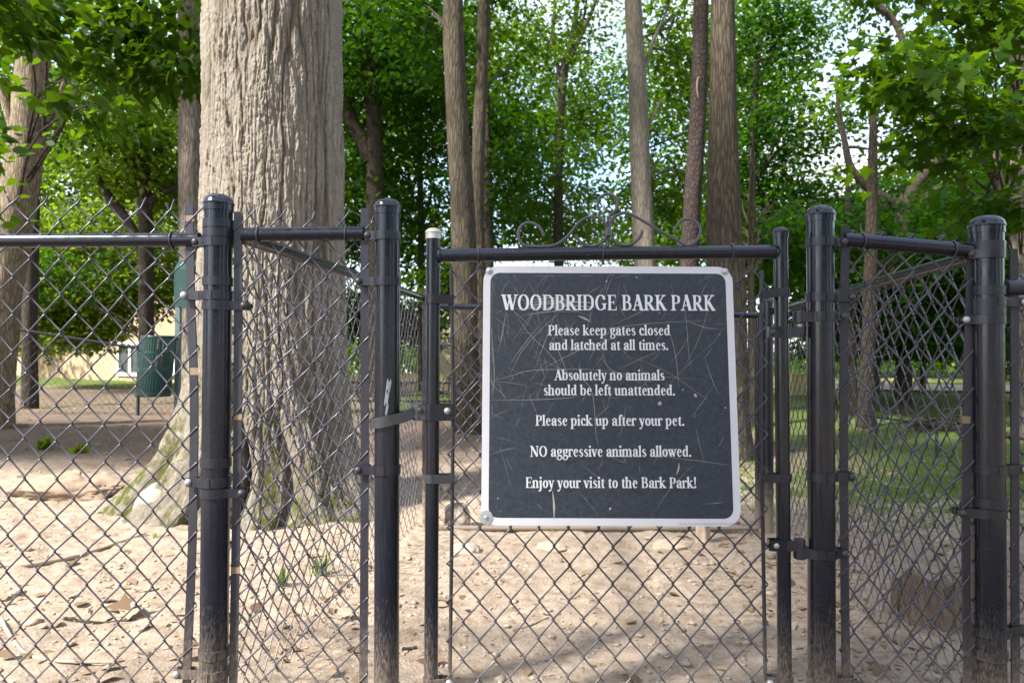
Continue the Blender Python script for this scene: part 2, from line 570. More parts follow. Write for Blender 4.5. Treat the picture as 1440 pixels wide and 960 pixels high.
dry = np.clip(1 - np.abs(Y - 27 - 0.1 * X) / 3.5, 0, 1) * 0.6
grid_mesh('ground', np.stack([X, Y, Z], -1).reshape(-1, 3), len(xs), len(ys), M['ground'],
          attrs={'lawn': lawn, 'litter': litter, 'dry': dry})['kind'] = 'structure'

# ------------------------------------------------------------------ the serif lettering
ST, TH = 2.2, 0.8


def _arc(cx, cy, rx, ry, a0, a1, n=22):
    return [(cx + rx * math.cos(math.radians(a0 + (a1 - a0) * i / n)), cy + ry * math.sin(math.radians(a0 + (a1 - a0) * i / n))) for i in range(n + 1)]


def rib(pts, w=None, smooth=True):
    """a pen stroke: thick where it runs upright, thin where it runs level"""
    p = catmull([(x, y, 0) for x, y in pts], 6)[:, :2] if smooth and len(pts) > 2 else np.array(pts, float)
    t = np.gradient(p, axis=0); t /= np.linalg.norm(t, axis=1)[:, None] + 1e-9
    nrm = np.stack([-t[:, 1], t[:, 0]], 1)
    wd = TH + (ST - TH) * np.abs(t[:, 1]) ** 1.6 if w is None else (np.full(len(p), w) if np.isscalar(w) else np.interp(np.linspace(0, 1, len(p)), np.linspace(0, 1, len(w)), w))
    return [[tuple(a), tuple(b), tuple(c), tuple(d)] for a, b, c, d in
            zip(p[:-1] - nrm[:-1] * wd[:-1, None] / 2, p[1:] - nrm[1:] * wd[1:, None] / 2,
                p[1:] + nrm[1:] * wd[1:, None] / 2, p[:-1] + nrm[:-1] * wd[:-1, None] / 2)]


def V_(x, y0, y1, w=ST): return [[(x - w / 2, y0), (x + w / 2, y0), (x + w / 2, y1), (x - w / 2, y1)]]
def H_(x0, x1, y, w=TH): return [[(x0, y - w / 2), (x1, y - w / 2), (x1, y + w / 2), (x0, y + w / 2)]]


def sf(x, y, wd=4.4, up=1, s=ST):
    q = [(x - wd / 2, y), (x + wd / 2, y), (x + wd / 2, y + up * 0.55), (x + s / 2, y + up * 1.25), (x - s / 2, y + up * 1.25), (x - wd / 2, y + up * 0.55)]
    return [q if up > 0 else q[::-1]]


def fl(x, y): return [[(x - ST / 2 - 1.35, y - 1.15), (x - ST / 2, y - 1.9), (x + ST / 2, y - 1.5), (x + ST / 2, y + 0.3)]]
def dot(x, y, r=1.4): return [_arc(x, y, r, r, 0, 345, 14)]


def _n(x): return rib([(x, 7.2), (x + 1.6, 9.0), (x + 3.2, 9.3), (x + 4.4, 7.9), (x + 4.5, 5.8)], [0.8, 1.0, 1.5, 2.1, ST]) + V_(x + 4.5, 0, 6.2) + sf(x + 4.5, 0)


GL = {
    'a': (7.7, rib([(1.5, 7.3), (2.4, 9.1), (4.0, 9.4), (5.4, 8.2), (5.5, 6.2)], [1.6, 0.9, 1.1, 2.0, ST]) + V_(5.5, 1.2, 6.5) + dot(1.7, 7.2, 1.15)
          + rib([(5.4, 5.9), (2.9, 4.9), (1.7, 3.2), (1.9, 1.2), (3.2, 0.5), (5.2, 1.9)], [0.8, 1.5, ST, 2.1, 1.2, 0.8]) + rib([(5.5, 1.8), (5.9, 0.6), (6.8, 0.4), (7.6, 1.1)], [ST, 1.7, 1.0, 0.5])),
    'b': (8.3, V_(1.7, 0.4, 14.2) + fl(1.7, 14.2) + rib([(1.7, 7.6), (3.6, 9.3), (5.6, 8.6), (6.5, 5.0), (5.6, 1.2), (3.8, 0.4), (1.7, 1.2)])),
    'c': (6.9, rib([(5.9, 7.6), (4.7, 9.2), (3.2, 9.2), (1.7, 6.8), (1.6, 4.2), (2.8, 0.9), (4.4, 0.5), (6.2, 2.2)]) + dot(5.5, 7.5, 1.2)),
    'd': (8.4, V_(6.1, 0.8, 14.2) + fl(6.1, 14.2) + rib([(6.0, 7.8), (4.2, 9.3), (2.5, 8.4), (1.6, 4.8), (2.4, 1.3), (4.0, 0.5), (6.0, 1.9)]) + [[(6.1, 0.0), (8.0, 0.25), (8.0, 0.8), (6.1, 1.6)]]),
    'e': (7.2, H_(1.8, 6.2, 5.6) + rib([(5.6, 5.6), (5.4, 7.9), (4.0, 9.3), (2.6, 8.6), (1.6, 5.0), (2.6, 1.3), (4.2, 0.5), (6.4, 2.3)], [1.6, 1.7, 0.9, 1.6, ST, 1.7, 1.1, 0.5])),
    'f': (5.0, V_(2.6, 0, 11.4) + sf(2.6, 0, 4.6) + rib([(2.6, 11), (3.1, 13.3), (4.4, 13.9), (5.4, 12.9)], [ST, 1.6, 0.9, 1.2]) + H_(0.6, 5.0, 9.3) + dot(5.3, 12.8, 1.05)),
    'g': (7.4, rib(_arc(3.5, 6.7, 2.0, 2.5, 0, 360), None) + rib([(5.0, 8.4), (6.2, 9.3), (7.2, 9.2)], 1.0)
          + rib([(2.4, 4.4), (1.5, 3.1), (2.2, 2.0), (4.6, 1.5), (6.3, 0.4), (6.2, -2.0), (4.2, -3.9), (1.9, -3.5), (1.0, -1.7), (2.4, 0.6), (3.6, 1.4)], [0.8, 1.3, 1.6, 1.8, 1.9, 1.4, 0.9, 1.2, 1.6, 1.0, 0.8])),
    'h': (8.7, V_(1.7, 0, 14.2) + fl(1.7, 14.2) + sf(1.7, 0) + _n(1.7)),
    'i': (4.0, V_(1.9, 0, 9.6) + fl(1.9, 9.4) + sf(1.9, 0) + dot(1.8, 12.8)),
    'j': (4.0, V_(1.9, -1.5, 9.6) + fl(1.9, 9.4) + rib([(1.9, -1.3), (1.5, -3.3), (0.0, -3.9)], [ST, 1.5, 0.8]) + dot(1.8, 12.8) + dot(-0.1, -3.5, 0.9)),
    'k': (8.3, V_(1.7, 0, 14.2) + fl(1.7, 14.2) + sf(1.7, 0) + rib([(1.9, 4.2), (5.8, 9.1)], 0.95, False) + rib([(3.0, 5.6), (6.8, 0.4)], 2.3, False) + sf(7.0, 0, 3.6, 1, 2.0) + sf(5.9, 9.6, 3.4, -1, 0.9)),
    'l': (4.0, V_(1.9, 0, 14.2) + fl(1.9, 14.2) + sf(1.9, 0)),
    'm': (13.2, V_(1.7, 0, 9.6) + fl(1.7, 9.4) + sf(1.7, 0) + _n(1.7) + _n(6.2)),
    'n': (8.7, V_(1.7, 0, 9.6) + fl(1.7, 9.4) + sf(1.7, 0) + _n(1.7)),
    'o': (7.8, rib(_arc(3.9, 4.85, 2.35, 4.45, 0, 360))),
    'p': (8.3, V_(1.7, -4.2, 9.6) + fl(1.7, 9.4) + sf(1.7, -4.2) + rib([(1.7, 7.6), (3.6, 9.3), (5.6, 8.4), (6.5, 4.8), (5.5, 1.2), (3.8, 0.4), (1.7, 1.6)])),
    'r': (6.0, V_(1.7, 0, 9.6) + fl(1.7, 9.4) + sf(1.7, 0, 4.8) + rib([(1.7, 6.8), (2.9, 8.7), (4.0, 9.2), (5.2, 8.7)], [0.8, 1.0, 1.3, 1.6]) + dot(5.1, 8.3, 1.2)),
    's': (6.3, rib([(4.9, 7.4), (4.2, 9.1), (2.7, 9.2), (1.6, 7.6), (2.3, 6.0), (4.2, 4.3), (5.0, 2.6), (4.2, 0.7), (2.6, 0.4), (1.2, 2.3)], [0.6, 0.9, 1.1, 1.7, 2.0, 2.1, 1.8, 1.1, 0.9, 0.6])),
    't': (5.2, V_(2.4, 1.5, 10.6) + [[(1.2, 9.3), (3.5, 9.3), (3.5, 12.2)]] + H_(0.6, 4.9, 9.3) + rib([(2.4, 2.2), (2.8, 0.7), (3.9, 0.5), (5.1, 1.5)], [ST, 1.8, 1.1, 0.5])),
    'u': (8.6, V_(1.8, 2.8, 9.6) + fl(1.8, 9.4) + rib([(1.8, 3.2), (2.3, 1.0), (3.8, 0.5), (6.1, 2.0)], [ST, 1.9, 1.2, 0.8]) + V_(6.2, 0.6, 9.6) + fl(6.2, 9.4) + [[(6.2, 0.0), (8.2, 0.3), (8.2, 0.8), (6.2, 1.6)]]),
    'v': (7.2, rib([(1.3, 9.3), (3.8, 0.3)], 2.3, False) + rib([(3.7, 0.2), (6.0, 9.3)], 0.95, False) + sf(1.3, 9.6, 3.9, -1, 2.2) + sf(6.0, 9.6, 3.0, -1, 0.9)),
    'w': (10.6, rib([(1.3, 9.3), (3.5, 0.3)], 2.2, False) + rib([(3.5, 0.2), (5.3, 8.6)], 0.95, False) + rib([(4.9, 9.3), (7.3, 0.3)], 2.2, False) + rib([(7.2, 0.2), (9.4, 9.3)], 0.95, False) + sf(1.3, 9.6, 3.7, -1, 2.1) + sf(4.9, 9.6, 3.5, -1, 2.1) + sf(9.4, 9.6, 3.0, -1, 0.9)),
    'y': (7.2, rib([(1.3, 9.3), (3.9, 0.5)], 2.3, False) + rib([(6.0, 9.3), (3.9, 0.2), (2.9, -3.0), (1.4, -3.8)], [0.95, 0.95, 1.1, 1.2], False) + sf(1.3, 9.6, 3.9, -1, 2.2) + sf(6.0, 9.6, 3.0, -1, 0.9) + dot(1.3, -3.4, 1.1)),
    '.': (3.3, dot(1.7, 1.2, 1.4)),
    '!': (4.0, [[(1.5, 4), (2.5, 4), (3.2, 13.2), (2.7, 14), (1.3, 14), (0.8, 13.2)]] + dot(2.0, 1.2, 1.4)),
    'W': (14.2, rib([(1.7, 13.2), (4.9, 0.2)], 2.6, False) + rib([(4.8, 0.1), (7.6, 12.2)], 1.0, False) + rib([(6.6, 13.2), (9.8, 0.2)], 2.6, False) + rib([(9.7, 0.1), (12.8, 13.3)], 1.0, False) + sf(1.7, 13.6, 4.3, -1, 2.5) + sf(6.6, 13.6, 4.0, -1, 2.5) + sf(12.8, 13.6, 3.6, -1, 1.0)),
    'O': (11.0, rib(_arc(5.4, 6.8, 3.9, 6.5, 0, 360), None)),
    'D': (11.0, V_(2.5, 0.4, 13.2) + H_(0.6, 5, 13.15) + H_(0.6, 5, 0.45) + rib([(4.4, 13.1), (6.8, 12.6), (8.9, 10.0), (9.2, 6.8), (8.9, 3.6), (6.8, 1.0), (4.4, 0.5)])),
    'B': (9.6, V_(2.5, 0.4, 13.2) + H_(0.6, 5, 13.15) + H_(0.6, 5, 0.45) + H_(2.5, 5, 7.2) + rib([(4.4, 13.1), (6.3, 12.5), (7.0, 10.3), (6.3, 7.9), (4.4, 7.2)]) + rib([(4.4, 7.2), (6.9, 6.4), (7.8, 3.8), (6.9, 1.2), (4.4, 0.5)])),
    'R': (10.2, V_(2.5, 0, 13.2) + sf(2.5, 0, 4.8) + H_(0.6, 5, 13.15) + H_(2.5, 5, 6.8) + rib([(4.4, 13.1), (6.5, 12.4), (7.3, 10.0), (6.5, 7.5), (4.4, 6.8)]) + rib([(4.6, 6.8), (8.6, 0.3)], 2.5, False) + sf(9.0, 0, 2.9, 1, 1.6)),
    'I': (5.0, V_(2.5, 0, 13.6) + sf(2.5, 0, 4.8) + sf(2.5, 13.6, 4.8, -1)),
    'G': (11.0, rib([(8.8, 9.6), (7.6, 12.4), (5.6, 13.2), (3.0, 11.8), (1.6, 6.8), (3.0, 1.8), (5.6, 0.4), (8.2, 1.6)]) + V_(8.7, 1.0, 5.9) + sf(8.7, 6.1, 4.4, -1) + [[(8.5, 9.0), (9.1, 9.0), (9.1, 13.2), (8.5, 12.0)]]),
    'E': (9.0, V_(2.5, 0.4, 13.2) + H_(0.6, 7.8, 13.15) + H_(0.6, 8.2, 0.45) + H_(2.5, 6.2, 7.0) + [[(7.2, 13.2), (7.8, 10.2), (8.0, 10.2), (8.0, 13.5)], [(7.4, 0.4), (8.5, 0.1), (8.6, 3.6), (8.3, 3.6)], [(5.6, 7.0), (6.1, 5.2), (6.5, 5.2), (6.5, 8.8), (6.1, 8.8)]]),
    'A': (10.0, rib([(1.6, 0.3), (4.9, 13.2)], 1.0, False) + rib([(4.8, 13.9), (8.3, 0.3)], 2.6, False) + H_(2.6, 7.0, 4.5) + sf(1.6, 0, 3.6, 1, 1.0) + sf(8.4, 0, 4.0, 1, 2.4)),
    'K': (10.2, V_(2.5, 0, 13.6) + sf(2.5, 0, 4.8) + sf(2.5, 13.6, 4.8, -1) + rib([(3.0, 6.2), (8.0, 13.2)], 1.0, False) + rib([(4.4, 7.8), (8.8, 0.3)], 2.5, False) + sf(9.0, 0, 3.4, 1, 2.0) + sf(8.0, 13.6, 3.8, -1, 1.0)),
    'P': (9.0, V_(2.5, 0, 13.2) + sf(2.5, 0, 4.8) + H_(0.6, 5, 13.15) + H_(2.5, 5, 6.3) + rib([(4.4, 13.1), (6.7, 12.3), (7.4, 9.8), (6.7, 7.1), (4.4, 6.3)])),
    'N': (11.2, V_(2.0, 0, 13.4, 1.0) + rib([(1.9, 13.3), (9.1, 0.3)], 2.6, False) + V_(9.2, 0.2, 13.6, 1.0) + sf(2.0, 0, 3.6, 1, 1.0) + sf(9.2, 13.6, 3.6, -1, 1.0) + sf(1.6, 13.6, 3.4, -1, 1.6)),
}


def text_quads(txt):
    x = 0; out = []
    for ch in txt:
        if ch == ' ':
            x += 3.9; continue
        adv, polys = GL[ch]
        out += [[(px + x, py) for px, py in q] for q in polys]
        x += adv
    return out


# ------------------------------------------------------------------ the sign
YT, YB = 1.672, 1.606
cTL, cTR, cBR, cBL = P(680, 374, YT), P(1028.5, 375, YT), P(1043.5, 740, YB), P(676.5, 738, YB)
SC = (cTL + cTR + cBR + cBL) / 4
SX = ((cTR - cTL) + (cBR - cBL)).normalized()
SY = ((cTL - cBL) + (cTR - cBR)); SY = (SY - SX * SY.dot(SX)).normalized()
SN = SX.cross(SY)                                      # towards the reader
SW = 0.5 * ((cTR - cTL).length + (cBR - cBL).length)
SH = 0.5 * ((cTL - cBL).length + (cTR - cBR).length)


def on_sign(px, py, off=0.0):
    d = ray(px, py)
    t = (SC + SN * off - CAMP).dot(SN) / d.dot(SN)
    r = CAMP + d * t - SC
    return r.dot(SX), r.dot(SY)


def S3(u, v, off): return SC + SX * u + SY * v + SN * off


def rrect(hw, hh, r, n=8):
    out = []
    for cx, cy, a in ((hw - r, hh - r, 0), (-hw + r, hh - r, 90), (-hw + r, -hh + r, 180), (hw - r, -hh + r, 270)):
        out += [(cx + r * math.cos(math.radians(a + 90 * i / n)), cy + r * math.sin(math.radians(a + 90 * i / n))) for i in range(n + 1)]
    return out


sign = thing('notice_sign', 'square dark navy metal sign with white border and white lettering, wired to the gate', 'sign', tuple(SC))
mb = MB()
o1 = rrect(SW / 2, SH / 2, 0.036); i1 = rrect(SW / 2 - 0.0165, SH / 2 - 0.0165, 0.022)
n = len(o1)
V = [S3(u, v, 0.0) for u, v in o1] + [S3(u, v, 0.0) for u, v in i1] + [S3(u, v, -0.003) for u, v in o1]
F = [(j, (j + 1) % n, n + (j + 1) % n, n + j) for j in range(n)] + [(2 * n + j, 2 * n + (j + 1) % n, (j + 1) % n, j) for j in range(n)] + [tuple(2 * n + j for j in range(n - 1, -1, -1))]
mb.add([tuple(v) for v in V], F)
border = mb.build('border', M['white'], sign, smooth=False)
mb = MB()
i2 = rrect(SW / 2 - 0.0165, SH / 2 - 0.0165, 0.022)
mb.add([tuple(S3(u, v, 0.0)) for u, v in i2], [tuple(range(n))], 0)
rs = random.Random(5)


def scratch_ribbon(pts, wd, off, mi=1):
    p = catmull([(u, v, 0) for u, v in pts], 6)[:, :2] if len(pts) > 2 else np.array(pts)
    t = np.gradient(p, axis=0); t /= np.linalg.norm(t, axis=1)[:, None] + 1e-9
    nn = np.stack([-t[:, 1], t[:, 0]], 1)
    k = len(p)
    ww = wd * np.sin(np.linspace(0.15, math.pi - 0.15, k))[:, None] * 0.5
    A = p - nn * ww; B = p + nn * ww
    V = [tuple(S3(a[0], a[1], off)) for a in A] + [tuple(S3(a[0], a[1], off)) for a in B]
    mb.add(V, [(i, i + 1, k + i + 1, k + i) for i in range(k - 1)], mi)


offs = 0.00012
main = [[(722, 437), (745, 470), (775, 500), (800, 540)], [(790, 436), (762, 462), (735, 492), (715, 530)], [(770, 445), (740, 480), (715, 515)], [(782, 437), (770, 470), (752, 520)],
        [(687, 537), (720, 528), (745, 521), (800, 519), (850, 521), (935, 534)], [(687, 562), (740, 562), (790, 560), (815, 557)], [(880, 500), (915, 512), (950, 530), (985, 555), (1000, 566)],
        [(960, 420), (965, 450), (968, 490), (972, 520)], [(1015, 463), (990, 460), (960, 448)], [(860, 458), (905, 437), (940, 425)], [(750, 500), (790, 520), (830, 545), (838, 610), (842, 630)],
        [(687, 640), (710, 632), (727, 629)], [(1033, 655), (1000, 650), (960, 645), (930, 641)], [(980, 650), (960, 668), (940, 690), (922, 716)], [(800, 470), (900, 456), (1000, 450)],
        [(900, 500), (905, 530), (915, 536), (925, 530), (935, 530), (985, 533)], [(935, 548), (960, 520), (985, 497)], [(700, 455), (703, 480), (712, 440), (716, 470)], [(868, 520), (900, 505), (940, 487)],
        [(760, 520), (820, 490), (880, 470)], [(730, 445), (760, 440), (800, 436), (830, 444)], [(735, 442), (770, 438), (815, 439)], [(690, 450), (695, 520), (693, 560)], [(945, 545), (975, 505)],
        [(990, 500), (1000, 530), (1012, 558)], [(830, 441), (835, 447)], [(915, 560), (880, 575)], [(775, 470), (790, 505), (800, 530)], [(1005, 400), (985, 470), (960, 520)], [(855, 640), (880, 650), (866, 628)],
        [(845, 500), (860, 520), (905, 540)], [(940, 460), (950, 500), (955, 545)]]
for k, s_ in enumerate(main):
    scratch_ribbon([on_sign(*q) for q in s_], rs.uniform(0.00045, 0.0009), offs); offs += 0.0000035
for k in range(150):
    cx, cy = rs.gauss(770, 60), rs.gauss(480, 55)
    if k % 3 == 0: cx, cy = rs.uniform(695, 1020), rs.uniform(390, 600)
    if k % 9 == 0: cx, cy = rs.uniform(695, 1020), rs.uniform(560, 725)
    a = math.radians(rs.choice([rs.uniform(40, 75), rs.uniform(95, 130), rs.uniform(-10, 180)])); L = rs.uniform(8, 60)
    x1, y1 = cx + math.cos(a) * L, cy - math.sin(a) * L
    bend = rs.uniform(-1.6, 1.6)
    pts = [(cx, cy), ((cx + x1) / 2 + bend, (cy + y1) / 2 + bend), (x1, y1)]
    pts = [(min(max(x, 692), 1018), min(max(y, 388), 726)) for x, y in pts]
    scratch_ribbon([on_sign(*q) for q in pts], rs.uniform(0.00025, 0.0006), offs); offs += 0.0000035
for (x, y, L, wd) in [(772, 428, 34, 0.004), (785, 424, 46, 0.0035), (800, 431, 40, 0.004), (758, 433, 30, 0.003), (775, 420, 26, 0.003), (812, 426, 30, 0.003)]:
    scratch_ribbon([on_sign(x - L, y + 2), on_sign(x, y - 1), on_sign(x + L, y + 1)], wd, offs, 2); offs += 0.0000035
for (x0, y0, x1, y1, wd) in [(777, 690, 779, 730, 0.0045), (955, 650, 951, 668, 0.003), (813, 444, 830, 452, 0.004)]:
    scratch_ribbon([on_sign(x0, y0), on_sign((x0 + x1) / 2 + 1, (y0 + y1) / 2), on_sign(x1, y1)], wd, offs, 1); offs += 0.0000035
for (x, y, r) in [(928, 567, 3.2), (978, 556, 2.6), (853, 396, 1.4), (858, 715, 1.8), (1020, 573, 1.3), (960, 548, 1.2), (927, 440, 1.2), (1012, 470, 0.9), (895, 390, 1.0), (700, 700, 1.0)]:
    u, v = on_sign(x, y); r *= 0.00165
    mb.add([tuple(S3(u + r * math.cos(a) * rs.uniform(0.6, 1.1), v + r * math.sin(a) * rs.uniform(0.7, 1.3), offs)) for a in np.linspace(0, 2 * math.pi, 9)[:-1]], [tuple(range(8))], 1)
    offs += 0.0000035
mb.build('panel', [M['sign'], M['scratch'], M['smudge']], sign, smooth=False)

LINES = [('heading', 'WOODBRIDGE BARK PARK', 704.5, 1006, 436.0, 436.9, 21.8), ('text_line', 'Please keep gates closed', 770.5, 942, 471.4, 471.6, 14.3), ('text_line', 'and latched at all times.', 772.5, 939.5, 492.0, 492.2, 14.3),
         ('text_line', 'Absolutely no animals', 779.3, 934.3, 534.4, 534.6, 14.5), ('text_line', 'should be left unattended.', 764.8, 949, 555.6, 555.8, 14.5), ('text_line', 'Please pick up after your pet.', 752.8, 962, 598.2, 598.3, 14.7),
         ('text_line', 'NO aggressive animals allowed.', 745.3, 971.7, 641.7, 641.8, 15.0), ('text_line', 'Enjoy your visit to the Bark Park!', 739.3, 978.8, 685.6, 685.8, 15.1)]
for nm, txt, x0, x1, b0, b1, cap in LINES:
    q = text_quads(txt)
    xa = min(p[0] for f in q for p in f); xb = max(p[0] for f in q for p in f)
    ua, va = on_sign(x0, b0); ub, vb = on_sign(x1, b1); _, vt = on_sign(x0, b0 - cap)
    sx = (ub - ua) / (xb - xa); sy = (vt - va) / 13.6
    mb = MB(); off = 0.0011
    for f in q:
        mb.add([tuple(S3(ua + (p[0] - xa) * sx, va + p[1] * sy + (vb - va) * (p[0] - xa) / (xb - xa), off)) for p in f], [tuple(range(len(f)))])
        off += 0.0000012
    mb.build(nm, M['letter'], sign, smooth=False)
mb = MB()
x = 955.0
while x < 1034:                                          # the maker's line of tiny print, too small to read
    wd = rs.uniform(1.0, 3.0)
    (u0, v0), (u1, v1) = on_sign(x, 735.6), on_sign(x + wd, 736.5)
    mb.add([tuple(S3(a, b, 0.0012)) for a, b in ((u0, v0), (u1, v0), (u1, v1), (u0, v1))], [(3, 2, 1, 0)])
    x += wd + rs.choice([0.7, 0.7, 1.6])
mb.build('small_print', M['smudge'], sign, smooth=False)
for (px, py, rw) in ((688, 381, 0.0085), (1019, 382, 0.0085), (683.5, 727, 0.0155)):
    u, v = on_sign(px, py); mb = MB()
    mb.lathe(S3(u, v, 0.0006), [(rw, 0), (rw, 0.0012), (rw * 0.5, 0.0018), (0.0046, 0.0018), (0.0046, 0.004), (0.003, 0.0052), (0.0005, 0.0055)], 20, SN)
    mb.build('screw', M['zinc'], sign)

# ------------------------------------------------------------------ fences and gates
FY = 1.72                                                # the plane of the front fence
BY = 3.90                                                # the plane of the back gate


class Post:
    pass


def make_post(parent, px_t, y_t, px_b, y_b, Yd, rad, bands, capm='pipe', name='post'):
    """a round pipe with a domed cap; bands: (py, tilt, tab side, tab length px, bolt kind)"""
    t = P(px_t, y_t, Yd); b = P(px_b, y_b, Yd)
    d = (b - t).normalized()
    bot = t + d * ((t.z + 0.15) / -d.z)
    ax = -d
    Hh = (t - bot).length
    mb = MB()
    caph = rad * 0.62 + 0.018
    mb.lathe(bot, [(rad, 0)] + [(rad, Hh * f) for f in (0.25, 0.5, 0.75)] + [(rad, Hh - caph + 0.004)], 36, ax)
    post = mb.build(name, M['pipe'], parent)
    mb = MB()
    c0 = t + d * caph
    R = rad * 1.065
    mb.lathe(c0, [(R, 0), (R, 0.015), (R * 1.05, 0.0162), (R * 1.055, 0.0186), (R * 1.02, 0.0200)] + [(R * 1.01 * math.cos(a), 0.0205 + rad * 0.66 * math.sin(a)) for a in np.linspace(0.10, 1.53, 12)], 36, ax)
    mb.build('cap', M[capm], post)
    for (py, side, L, hgt, bolt) in bands:
        mb = MB()
        s_ = (py - y_t) / (y_b - y_t)
        c = t + (b - t) * s_
        h = hgt / 2
        R = rad + 0.003
        mb.lathe(c - ax * h, [(rad - 0.001, 0), (R, 0.0005), (R, 2 * h - 0.0005), (rad - 0.001, 2 * h)], 36, ax)
        if side:
            Lm = L / FPX * Yd
            sg = 1 if side > 0 else -1
            x1 = Lm
            yf = -0.012 if rad > 0.02 else -0.006
            # the strap leaves the front of the pipe and runs flat to the bar
            pts = []
            for k in range(7):
                a = math.radians(90 - k * 9)
                pts.append(c + Vector((sg * math.cos(a) * R * 1.0, -math.sin(a) * R, 0)))
            pts.append(c + Vector((sg * (R + 0.006), yf - 0.004, 0)))
            pts.append(c + Vector((sg * x1, yf - 0.002, 0)))
            mb.strip(pts, h, 0.0016, (0, 0, 1))
            pts2 = [p_ + Vector((0, 0.020, 0)) for p_ in pts[-2:]]
            mb.strip(pts2, h * 0.98, 0.0016, (0, 0, 1))
            bm = {'z': 1, 'd': 2}.get(bolt)
            if bm:
                bc = c + Vector((sg * (x1 - 0.006), yf - 0.003, 0))
                mb.lathe(bc, [(0.0088, 0), (0.0088, 0.002), (0.0072, 0.0052), (0.004, 0.0072), (0.0006, 0.0078)], 16, (0, -1, 0), bm)
                mb.lathe(bc + Vector((0, 0.034, 0)), [(0.005, -0.034), (0.005, 0.0), (0.008, 0.0), (0.008, 0.007)], 8, (0, 1, 0), 2)
        mb.build('band', [M['bandm'], M['zinc'], M['rustbolt']], post)
    o = Post(); o.ob = post; o.t = t; o.b = b; o.ax = ax; o.rad = rad
    return o


def pipe_part(name, pts, r, parent, mat_='pipe', n=18):
    mb = MB(); mb.tube(pts, r, n)
    return mb.build(name, M[mat_], parent)


def bar_part(name, pix, Yd, parent, hw=0.0098, ht=0.0024, patches=()):
    pts = catmull([tuple(P(x, y, Yd)) for x, y in pix], 6)
    mb = MB(); mb.strip(pts, hw, ht, (1, 0, 0))
    for (x, y, L) in patches:
        mb.strip([P(x, y, Yd - ht), P(x, y + L, Yd - ht)], hw * 1.02, 0.0005, (1, 0, 0), 1)
    return mb.build(name, [M['bar'], M['rust_sunspot']], parent, smooth=False)


def chain(name, parent, a, b, zb, zt_a, zt_b, col=0.0372, rise=0.0445, r=0.00215, seed=1, barb=0.0, flip=0, warp=0.006, dents=(), sides=6, thick=0.0030, mat_='wire'):
    """woven wire: each wire zigzags upright and hooks into its neighbours at every bend; it passes in front going one way and behind going back"""
    a = Vector((a[0], a[1], 0)); b = Vector((b[0], b[1], 0))
    u = (b - a); L = u.length; u.normalize()
    nv = Vector((u.y, -u.x, 0))                          # the near side
    n = max(2, int(round(L / col)))
    cw = L / n
    rr = random.Random(seed)
    Hm = max(zt_a, zt_b) - zb
    rows = int(round(Hm / rise))
    step = Hm / rows
    mb = MB()
    offx = [[0, 0, 0] for _ in range(1)]
    for c in range(n):
        pts = []
        for j in range(rows + 1):
            right = ((j + c + flip) % 2 == 0)
            zz = zb + j * step
            uu = (c + 1) * cw + r * 1.1 if right else c * cw - r * 1.1
            s_ = 1 if right else -1
            zs = zz + (min(zt_a, zt_b) - max(zt_a, zt_b)) * 0
            # up-right strands lie in front, up-left strands behind
            fin = thick if right else -thick
            if j > 0:
                pts.append((uu - s_ * cw * 0.10, zz - step * 0.085, fin))
            pts.append((uu, zz, 0.0))
            if j < rows:
                pts.append((uu - s_ * cw * 0.10, zz + step * 0.085, -fin))
        path = []
        for (uu, zz, yy) in pts:
            f = uu / L
            zt = zt_a + (zt_b - zt_a) * f
            z3 = zz + (zt - max(zt_a, zt_b))
            du = (vn1(uu * 7, z3 * 5, seed) - 0.5) * warp * 2
            dz = (vn1(uu * 6 + 9, z3 * 6, seed + 3) - 0.5) * warp * 2
            dy = (vn1(uu * 3, z3 * 3, seed + 7) - 0.5) * 0.022
            edge = min(1, f * 8, (1 - f) * 8)
            for (pu, pz, rd, mu, mz) in dents:
                g = math.exp(-((uu - pu) ** 2 + (z3 - pz) ** 2) / rd ** 2)
                du += mu * g; dz += mz * g
            q = a + u * (uu + du * max(edge, 0)) + nv * (yy + dy * max(edge, 0))
            path.append((q.x, q.y, z3 + dz))
        if barb:
            p_ = path[-1]; l_ = rr.uniform(0.5, 1.0) * barb
            s_ = 1 if ((rows + c + flip) % 2 == 0) else -1
            q = Vector(p_) + u * (s_ * l_ * rr.uniform(0.25, 0.75)) + Vector((0, 0, l_ * rr.uniform(0.5, 0.9)))
            path.append(tuple(q))
        else:
            p_ = path[-1]
            s_ = 1 if ((rows + c + flip) % 2 == 0) else -1
            q = Vector(p_) + u * (s_ * 0.007) + Vector((0, 0, -0.004)) - nv * 0.004
            path.append(tuple(q))
        mb.tube(path, r, sides)
    return mb.build(name, M[mat_], parent, angle=80)


def vn1(x, y, s):
    return float(vnoise(np.array([x]), np.array([y]), s)[0])


# fast scalar version of the lattice noise for the wires
_tab = np.random.default_rng(3).random((64, 64)).tolist()


def vn1(x, y, s):
    x += s * 7.31; y += s * 3.17
    ix = math.floor(x); iy = math.floor(y); fx = x - ix; fy = y - iy
    fx = fx * fx * (3 - 2 * fx); fy = fy * fy * (3 - 2 * fy)
    a = _tab[ix % 64][iy % 64]; b_ = _tab[(ix + 1) % 64][iy % 64]; c = _tab[ix % 64][(iy + 1) % 64]; d = _tab[(ix + 1) % 64][(iy + 1) % 64]
    return (a * (1 - fx) + b_ * fx) * (1 - fy) + (c * (1 - fx) + d * fx) * fy


